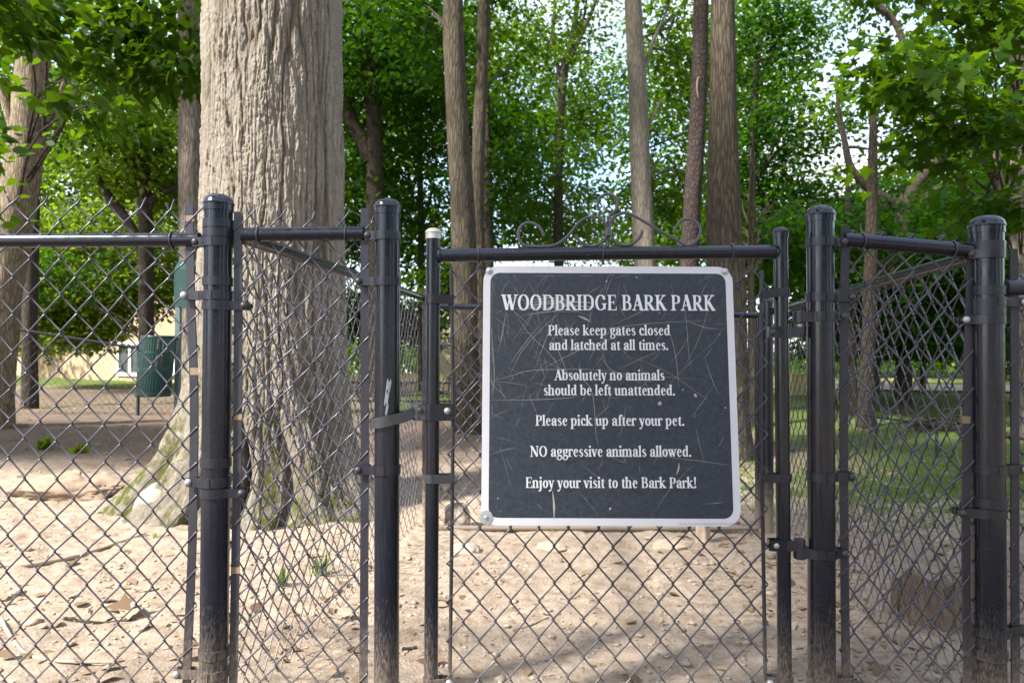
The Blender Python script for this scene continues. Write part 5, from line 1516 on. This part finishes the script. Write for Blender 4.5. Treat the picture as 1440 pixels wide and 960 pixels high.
single_leaf('curled dark brown maple leaf on the dirt below the long root', 185, 866, 0.10, 0.15, 1)
single_leaf('pale tan leaf lying next to the curled dark brown maple leaf', 180, 878, 0.10, 0.85, 2)
single_leaf('golden tan leaf on the dirt at the foot of the left tall post', 245, 942, 0.10, 0.75, 3, OV)
single_leaf('yellowish leaf lying at the left of the low eroded earth bank', 36, 692, 0.20, 0.7, 4, OV)


def tuft(label, px, py, n_, hgt, seed, mat_='grass'):
    q = np.random.default_rng(seed); g = on_ground(px, py)
    C = np.array([[g.x, g.y, g.z - 0.005]]) + q.normal(0, 0.012, (n_, 3)) * np.array([1, 1, 0])
    D = q.normal(0, 0.45, (n_, 3)); D[:, 2] = 1
    BL = np.array([(-0.05, 0), (0.05, 0), (0.06, 0.5), (0, 1.0), (-0.06, 0.5)]) if mat_ == 'grass' else OV
    o = leaf_mesh('grass_tuft', C, D, q.normal(size=(n_, 3)), hgt * q.uniform(0.5, 1.1, n_), BL, M[mat_], None, q.uniform(0.3, 0.9, n_), 0.1)
    return tag(o, label, 'grass tuft', 'green sprigs by the big roots')


tuft('tallest green sprig at the foot of the massive trunk, right of its dark cleft', 449, 812, 26, 0.12, 1)
tuft('green sprig on the dirt left of the tallest sprig under the massive trunk', 398, 828, 18, 0.09, 2)
tuft('tiny green sprig on the dirt just right of the left tension bar', 352, 878, 10, 0.05, 3)
tuft('low green weed on the dark soil at far left', 60, 642, 34, 0.12, 4, 'leaf_warm')
tuft('low green weed on the dark soil left of the basket', 112, 646, 26, 0.10, 5, 'leaf_warm')
tuft('small green sprig in front of the pale bare root', 218, 760, 10, 0.05, 6)

# grass of the lawns -----------------------------------------------------
def grass_field(name, label, r_, regions, hgt, wd):
    C = []; Hh = []
    for (x0, x1, y0, y1, n_, cut) in regions:
        x = r_.uniform(x0, x1, n_); y = r_.uniform(y0, y1, n_)
        k = (fbm(x * 1.7, y * 1.7, 3, 41) + r_.normal(0, 0.05, n_)) > cut
        x, y = x[k], y[k]
        C.append(np.stack([x, y, gh(x, y) - 0.004], 1))
    C = np.concatenate(C); n_ = len(C)
    D = r_.normal(0, 0.5, (n_, 3)); D[:, 2] = 1
    BL = np.array([(-wd, 0), (wd, 0), (wd * 0.8, 0.55), (0, 1.0), (-wd * 0.8, 0.55)])
    o = leaf_mesh(name, C, D, r_.normal(size=(n_, 3)), hgt * r_.uniform(0.4, 1.2, n_) * (1 + np.clip(C[:, 1] - 8, 0, 20) * 0.03), BL, M['grass'], None, np.clip(r_.normal(0.45, 0.22, n_), 0, 1), 0.1)
    return tag(o, label, kind='stuff')


grass_field('grass', 'short patchy green grass under the trees on the right and on the lawns beyond', r_, [(1.5, 4.8, 3.9, 6.8, 16000, 0.42), (2.5, 9, 6.5, 13, 15000, 0.40), (-8, -3, 11, 18, 7000, 0.36), (-3.2, 1.5, 9.5, 17, 9000, 0.30), (3, 16, 12, 24, 12000, 0.3)], 0.036, 0.08)

# ------------------------------------------------------------------ litter basket, far fences, houses
M['green_plastic'] = plain('dark_green_coated_steel', (0.005, 0.042, 0.038), 0.4, 0, 0.15, 8, 0.05)
M['grey_post'] = plain('grey_green_post', (0.10, 0.15, 0.15), 0.45, 0.2, 0.15, 20, 0.05)
BD = 7.2
ws = thing('waste_station', 'dark green pet waste station with perforated litter basket, left of the massive trunk', 'litter basket', tuple(P(225, 640, BD)))
pp_ = P(249, 500, BD)
mb = MB(); mb.box((pp_.x, BD + 0.02, 0.87), 0.024, 0.024, 0.95); mb.build('post', M['grey_post'], ws, angle=30)
d0, d1 = P(251, 432, BD), P(279, 366, BD)
mb = MB()
x0, x1, z0, z1 = d0.x, d1.x, d0.z, d1.z
yf = BD - 0.10
V = [(x0, yf, z0), (x1, yf, z0), (x1, yf, z1 - 0.10), (x0, yf, z1 - 0.10), (x0, BD, z0), (x1, BD, z0), (x1, BD, z1), (x0, BD, z1)]
mb.add(V, [(0, 1, 2, 3), (3, 2, 6, 7), (5, 4, 7, 6), (1, 5, 6, 2), (4, 0, 3, 7), (4, 5, 1, 0)])
mb.build('bag_dispenser', M['green_plastic'], ws, smooth=False)
tp, bt_ = P(223, 472, BD - 0.10), P(215, 557, BD - 0.10)
nu_, nv_ = 84, 54
mb = MB(); V = []
for i in range(nv_ + 1):
    f = i / nv_
    c = tp * (1 - f) + bt_ * f
    for j in range(nu_):
        a = 2 * math.pi * j / nu_
        V.append((c.x + 0.162 * math.cos(a), c.y + 0.162 * math.sin(a), c.z))
F = []
for i in range(nv_):
    for j in range(nu_):
        win = (2 <= i < 15 or 17 <= i < 29 or 33 <= i < 51) and (j % 14) > 1
        if win and i % 2 == 1 and j % 2 == 1: continue
        F.append((i * nu_ + j, (i + 1) * nu_ + j, (i + 1) * nu_ + (j + 1) % nu_, i * nu_ + (j + 1) % nu_))
mb.add(V, F)
mb.lathe(bt_, [(0.160, 0), (0.160, 0.006), (0.02, 0.008)], 40)
bk = mb.build('basket', M['green_plastic'], ws, angle=60)
so = bk.modifiers.new('wall', 'SOLIDIFY'); so.thickness = 0.004
M['bag'] = plain('teal_bag', (0.012, 0.10, 0.12), 0.35, 0, 0.3, 12, 0.3)
mb = MB(); c = bt_ * 0.72 + tp * 0.28
mb.lathe(bt_ + Vector((0, 0, 0.012)), [(0.02, 0), (0.13, 0.01), (0.15, 0.10), (0.14, 0.20), (0.08, 0.26), (0.02, 0.27)], 24)
mb.build('bag', M['bag'], ws)

# black fence at the far left
ff = thing('chain_link_fence', 'distant black chain link fence dipping behind the litter basket on the far left', 'fence', tuple(P(110, 600, 10)), 'black chain link fence runs')
fa, fb = P(-160, 434, 9.3), P(195, 490, 10.4)
pipe_part('top_rail', [fa, fb], 0.020, ff, 'farwire', 8)
fc = P(330, 503, 11.2)
pipe_part('top_rail', [fb, fc], 0.020, ff, 'farwire', 8)
for q in (fa, fb, fc):
    pipe_part('post', [Vector((q.x, q.y, -0.1)), q + Vector((0, 0, 0.03))], 0.024, ff, 'farwire', 10)
chain('wire_mesh', ff, (fa.x, fa.y), (fb.x, fb.y), 0.02, fa.z, fb.z, col=0.045, rise=0.055, r=0.0018, seed=91, sides=3, mat_='farwire')
chain('wire_mesh', ff, (fb.x, fb.y), (fc.x, fc.y), 0.02, fb.z, fc.z, col=0.045, rise=0.055, r=0.0018, seed=92, sides=3, mat_='farwire')

# low black rail on the right
lf = thing('rail_fence', 'low thin black rail on short posts crossing the dark soil behind the right panel', 'fence', tuple(P(1317, 645, 6.6)))
for (a_, b_) in (((1215, 584, 7.3), (1317, 598, 6.6)), ((1317, 598, 6.6), (1470, 622, 5.9))):
    pipe_part('rail', [P(*a_), P(*b_)], 0.012, lf, 'farwire', 8)
for q in ((1232, 586, 7.2), (1317, 598, 6.6), (1402, 611, 6.2)):
    e = P(*q); pipe_part('post', [Vector((e.x, e.y, -0.1)), e + Vector((0, 0, 0.01))], 0.014, lf, 'farwire', 8)
# brush pile
bp = thing('brush_pile', 'heap of dry brown brush lying on the grass behind the right panel', 'brush', tuple(P(1340, 600, 9.0)))
q = np.random.default_rng(4); mb = MB()
for i in range(90):
    c = P(1338, 590, 9.0) + Vector((q.normal(0, 0.22), q.normal(0, 0.2), 0))
    c.z = abs(q.normal(0, 0.09)) + 0.02
    d = Vector((q.normal(), q.normal(0, 0.6), q.normal(0, 0.25))).normalized() * q.uniform(0.12, 0.4)
    mb.tube([c - d, c + d * 0.2 + Vector((0, 0, 0.02)), c + d], [0.010, 0.008, 0.003], 4)
mb.build('branches', M['bark_brown'], bp)

M['cream'] = plain('cream_brick_wall', (0.36, 0.255, 0.155), 0.85, 0, 0.12, 6, 0.2)
M['siding'] = plain('pale_yellow_siding', (0.62, 0.54, 0.36), 0.7, 0, 0.06, 4, 0.05)
M['whitewall'] = plain('white_house_wall', (0.74, 0.74, 0.72), 0.7, 0, 0.05, 4, 0.05)
M['roof'] = plain('brown_shingle_roof', (0.22, 0.15, 0.12), 0.9, 0, 0.25, 9, 0.4)
M['trim'] = plain('white_trim', (0.80, 0.80, 0.78), 0.6, 0, 0.04, 9, 0.0)
M['glass'] = plain('dark_window_glass', (0.05, 0.06, 0.07), 0.08, 0, 0.2, 3, 0.0)
M['picket'] = plain('tan_picket_wood', (0.50, 0.37, 0.20), 0.8, 0, 0.2, 14, 0.1)


def house(name, label, corners, hgt, over, rise, wallm, wins, roofm='roof'):
    """corners: front-left, front corner, front-right on the ground; the back is closed behind them"""
    A, B, C_ = [Vector((c[0], c[1], 0)) for c in corners]
    D_ = A + C_ - B
    t = thing(name, label, 'house', tuple(B))
    mb = MB()
    low = [Vector((p_.x, p_.y, -0.3)) for p_ in (A, B, C_, D_)]; top = [Vector((p_.x, p_.y, hgt)) for p_ in (A, B, C_, D_)]
    mb.add([tuple(v) for v in low + top], [(0, 1, 5, 4), (1, 2, 6, 5), (2, 3, 7, 6), (3, 0, 4, 7), (4, 5, 6, 7)])
    mb.build('wall', M[wallm], t, smooth=False)
    c = (A + B + C_ + D_) / 4
    mb = MB()
    ed = [p_ + (p_ - c).normalized() * over for p_ in (A, B, C_, D_)]
    lo = [Vector((p_.x, p_.y, hgt - 0.02)) for p_ in ed]; up = [Vector((p_.x, p_.y, hgt + 0.14)) for p_ in ed]
    r1 = Vector((c.x, c.y, 0)) + (B - A) * 0.22; r2 = Vector((c.x, c.y, 0)) - (B - A) * 0.22
    r1.z = r2.z = hgt + rise
    mb.add([tuple(v) for v in lo + up + [r1, r2]], [(0, 1, 5, 4), (1, 2, 6, 5), (2, 3, 7, 6), (3, 0, 4, 7), (3, 2, 1, 0), (4, 5, 8, 9), (5, 6, 8), (6, 7, 9, 8), (7, 4, 9)])
    mb.build('roof', M[roofm], t, smooth=False)
    for (side, f0, f1, z0, z1) in wins:
        p0, p1 = ((A, B), (B, C_))[side]
        u = (p1 - p0); L = u.length; u.normalize(); nn = Vector((u.y, -u.x, 0))
        w0, w1 = p0 + u * (f0 * L) + nn * 0.03, p0 + u * (f1 * L) + nn * 0.03
        mid = (w0 + w1) / 2
        mb = MB()
        for (a, b) in ((Vector((w0.x, w0.y, z0)), Vector((w0.x, w0.y, z1))), (Vector((w1.x, w1.y, z0)), Vector((w1.x, w1.y, z1))), (Vector((mid.x, mid.y, z0)), Vector((mid.x, mid.y, z1)))):
            mb.strip([a, b], 0.045, 0.03, tuple(u))
        for z_ in (z0, z1):
            mb.strip([Vector((w0.x, w0.y, z_)) - u * 0.045, Vector((w1.x, w1.y, z_)) + u * 0.045], 0.05, 0.033, (0, 0, 1))
        fr = mb.build('window', M['trim'], t, smooth=False)
        mb = MB(); g_ = -nn * 0.02
        mb.add([tuple(Vector((w.x, w.y, z_)) + g_) for w, z_ in ((w0, z0), (w1, z0), (w1, z1), (w0, z1))], [(0, 1, 2, 3)])
        mb.build('pane', M['glass'], fr, smooth=False)
    return t


def xy(px, Y): 
    p_ = P(px, 500, Y); return (p_.x, p_.y)


house('brick_house', 'cream brick house with a white framed window behind the litter basket on the far left', [xy(-60, 31), xy(137, 22.5), xy(300, 20.5)], 3.1, 0.5, 1.7, 'cream', [(1, 0.20, 0.42, 0.25, 1.2), (1, 0.6, 0.8, 0.25, 1.2)])
house('sided_house', 'pale yellow sided house with white trim between the latch post and the sign', [xy(614, 21.5), xy(618, 20.5), xy(780, 20.5)], 2.5, 0.3, 0.6, 'siding', [(1, 0.55, 0.68, -0.1, 0.95)])
house('white_house', 'far white house glimpsed low between the massive trunk and the latch post', [xy(470, 34), xy(476, 31), xy(588, 31)], 0.9, 0.3, 0.6, 'whitewall', [(1, 0.2, 0.35, 0.1, 0.8)])
house('tan_house', 'distant tan house half hidden by low foliage on the right', [xy(1080, 50), xy(1090, 46), xy(1500, 50)], 0.7, 0.4, 0.9, 'cream', [(1, 0.1, 0.14, -0.1, 0.55), (1, 0.45, 0.5, -0.1, 0.55)])

pf = thing('picket_fence', 'low tan wooden picket fence in front of the pale yellow house', 'fence', xy(590, 17.5) + (0,))


def pickets(root, px0, px1, Yd, step, hw, top, mat_, rails, pointed=True):
    x0_, x1_ = xy(px0, Yd)[0], xy(px1, Yd)[0]
    mb = MB(); x_ = x0_; q = random.Random(int(px0))
    while x_ < x1_:
        h_ = top * q.uniform(0.96, 1.03)
        mb.add([(x_ - hw, Yd - 0.01, -0.1), (x_ + hw, Yd - 0.01, -0.1), (x_ + hw, Yd - 0.01, h_ - hw), (x_, Yd - 0.01, h_ + (hw if pointed else -hw)), (x_ - hw, Yd - 0.01, h_ - hw),
                (x_ - hw, Yd + 0.01, -0.1), (x_ + hw, Yd + 0.01, -0.1), (x_ + hw, Yd + 0.01, h_ - hw), (x_, Yd + 0.01, h_ + (hw if pointed else -hw)), (x_ - hw, Yd + 0.01, h_ - hw)],
               [(0, 1, 2, 3, 4), (9, 8, 7, 6, 5), (1, 6, 7, 2), (2, 7, 8, 3), (3, 8, 9, 4), (4, 9, 5, 0)])
        x_ += step
    mb.build('picket_row', M[mat_], root, smooth=False)
    for z_ in rails:
        mb = MB(); mb.box(((x0_ + x1_) / 2, Yd + 0.03, z_), (x1_ - x0_) / 2, 0.012, 0.022)
        mb.build('rail', M[mat_], root, smooth=False)


pickets(pf, 470, 720, 17.5, 0.115, 0.045, 0.44, 'picket', (0.12, 0.34))
mf = thing('picket_fence', 'low black metal picket fence on the lit lawn before the tan wooden one', 'fence', xy(590, 13.2) + (0,))
pickets(mf, 480, 735, 13.2, 0.10, 0.011, 0.46, 'farwire', (0.06, 0.40))
ub = thing('utility_box', 'olive green utility box standing by the pale road on the right', 'utility box', xy(1121, 17) + (0,))
M['olive'] = plain('olive_paint', (0.30, 0.27, 0.09), 0.5, 0, 0.1, 5, 0.05)
mb = MB(); a_ = xy(1121, 17); mb.box((a_[0], a_[1], 0.22), 0.16, 0.14, 0.24); mb.build('cabinet', M['olive'], ub, smooth=False)
mb = MB(); mb.box((a_[0], a_[1], 0.49), 0.18, 0.16, 0.022); mb.build('lid', M['olive'], ub, smooth=False)
# pale road beyond the lawn
M['road'] = plain('pale_gravel_road', (0.30, 0.26, 0.19), 0.95, 0, 0.12, 3, 0.2)
mb = MB()
ra = [xy(1080, 19.5), xy(1600, 17.0), xy(1600, 20.5), xy(1080, 24)]
n_ = 40; V = []
for i in range(n_ + 1):
    f = i / n_
    for (p0, p1) in ((ra[0], ra[1]), (ra[3], ra[2])):
        x_ = p0[0] * (1 - f) + p1[0] * f; y_ = p0[1] * (1 - f) + p1[1] * f
        V.append((x_, y_, gz(x_, y_) + 0.05))
mb.add(V, [(2 * i, 2 * i + 2, 2 * i + 3, 2 * i + 1) for i in range(n_)])
rd = mb.build('road', M['road'], None, angle=80); rd['kind'] = 'structure'


# ------------------------------------------------------------------ unseen trees added out of view, their crowns shaped to shade the gate
def lit(gx, gy):
    """ground spots that the added crowns are cut away to leave sunlit"""
    sg = (gx > 0.22 + (gy - 2.0) * 1.3) & (gx < 2.0) & (gy > 1.72) & (gy < 2.64)              # patch the added crown keeps shaded for the sign
    a = ~sg & (gy > 1.45) & (gy < 5.6 + 0.25 * np.sin(gx * 3)) & (gx < 1.05 + 0.12 * np.sin(gy * 4) - 0.25 * np.clip(gy - 2.6, 0, 3)) & (gx > -6)
    d = np.abs((gx + 1.5) * 0.575 - (gy - 4.15) * 0.818)                # the sun lane of the big trunk
    s_ = (gx + 1.5) * 0.818 + (gy - 4.15) * 0.575
    return a | ((d < 0.95) & (s_ > -0.8) & (s_ < 5.2)) | (gx > -2.6) & (gy > 6.5) & (gx < 0) | (gy > 9.3)


def added_shade_tree(name, label, base, gbox, zc, n_, seed, spread=0.35):
    r_ = np.random.default_rng(seed)
    t = thing(name, label, 'tree', (base[0], base[1], 0), 'trees of the wood')
    gx = r_.uniform(gbox[0], gbox[1], n_); gy = r_.uniform(gbox[2], gbox[3], n_)
    z = r_.uniform(zc[0], zc[1], n_)
    ok = np.ones(n_, bool)
    for dx, dy in ((0, 0), (spread, 0), (-spread, 0), (0, spread), (0, -spread)):
        ok &= ~lit(gx + dx, gy + dy)
    gx, gy, z = gx[ok], gy[ok], z[ok]
    k = len(z)
    cs = np.stack([gx + SUNV.x / SUNV.z * z, gy + SUNV.y / SUNV.z * z, z], 1)
    per = 14
    pos = cs[:, None, :] + r_.normal(0, 0.16 if spread > 0.2 else 0.10, (k, per, 3))
    D = r_.normal(size=(k * per, 3)); Nn = r_.normal(0, 0.5, (k * per, 3)) + np.array([SUNV.x, SUNV.y, SUNV.z])
    leaf_mesh('crown', pos.reshape(-1, 3), D, Nn, r_.uniform(0.12, 0.24, k * per), OV, M['leaf'], t, np.clip(r_.normal(0.5, 0.2, k * per), 0, 1), 0.15)
    mb = MB()
    top = cs.mean(axis=0)
    trunk_geo(mb, [(base[0], base[1], -0.2), (base[0], base[1], 2.5), (base[0] * 0.8 + top[0] * 0.2, base[1] * 0.8 + top[1] * 0.2, 5.5), (top[0], top[1], zc[1])], [0.36, 0.27, 0.22, 0.06], 20, 8, seed)
    for i in r_.choice(k, 90, replace=False):
        o = np.array([base[0] * 0.8 + top[0] * 0.2, base[1] * 0.8 + top[1] * 0.2, 5.0]); e = cs[i]
        q_ = o + (e - o) * np.linspace(0, 1, 12)[:, None]
        if lit(q_[:, 0] - SUNV.x / SUNV.z * q_[:, 2], q_[:, 1] - SUNV.y / SUNV.z * q_[:, 2]).any(): continue
        pp = catmull([o, o + (e - o) * 0.5 + np.array([0, 0, 0.6]), e], 5)
        mb.tube(pp, np.linspace(0.07, 0.01, len(pp)), 6, False)
    mb.build('trunk', M['bark_grey'], t, angle=70)


added_shade_tree('added_shade_tree', 'unseen tree added behind the camera, its crown shaped to shade the gate and sign', (-6.0, -6.5), (-3.4, 3.8, 0.2, 2.75), (8.0, 10.5), 1300, 301, 0.16)
added_shade_tree('added_shade_tree', 'unseen tree added outside the fence, crown shaped to shade the right of the enclosure', (-3.2, -5.4), (0.2, 6.4, 1.8, 8.0), (9.0, 12.0), 1100, 302)
added_shade_tree('added_shade_tree', 'unseen tree added far left, crown shaped to shade leaf litter beyond the big trunk', (-13.5, 4.0), (-9.0, 1.0, 5.4, 9.5), (8.5, 11.5), 1150, 303)


def added_back_woods():  # unseen leaf mass added so the posts have something dark to reflect
    r_ = np.random.default_rng(88)
    ells = [((x, y, z), (rx, 2.5, rz), n_) for x, y, z, rx, rz, n_ in [(0.5, -13, 3.2, 3.2, 3.0, 200), (6, -12, 4.0, 3.5, 3.8, 230), (11, -7, 4.2, 3.0, 4.0, 200), (14, 0, 4.5, 3, 4.2, 180), (3.5, -16, 7, 3.5, 3, 130), (10, -12, 8, 3.5, 3.5, 130), (-4.5, -15, 2.6, 2.8, 2.4, 150), (-13, -3, 2.2, 2.5, 2.2, 130), (-15, 4, 3.5, 2.5, 3, 150)]]
    cs, C, D, Nn, S, tone = sprays(r_, ells, 0.9, 30, 0.26, 0.45)
    k = C[:, 2] > 0.4
    o = leaf_mesh('woods', C[k], D[k], Nn[k], S[k], KITE, M['leaf_deep'], None, tone[k], 0.15)
    tag(o, 'unseen mass of dark green woodland added behind the camera to darken reflections', 'woodland', kind='stuff')


added_back_woods()
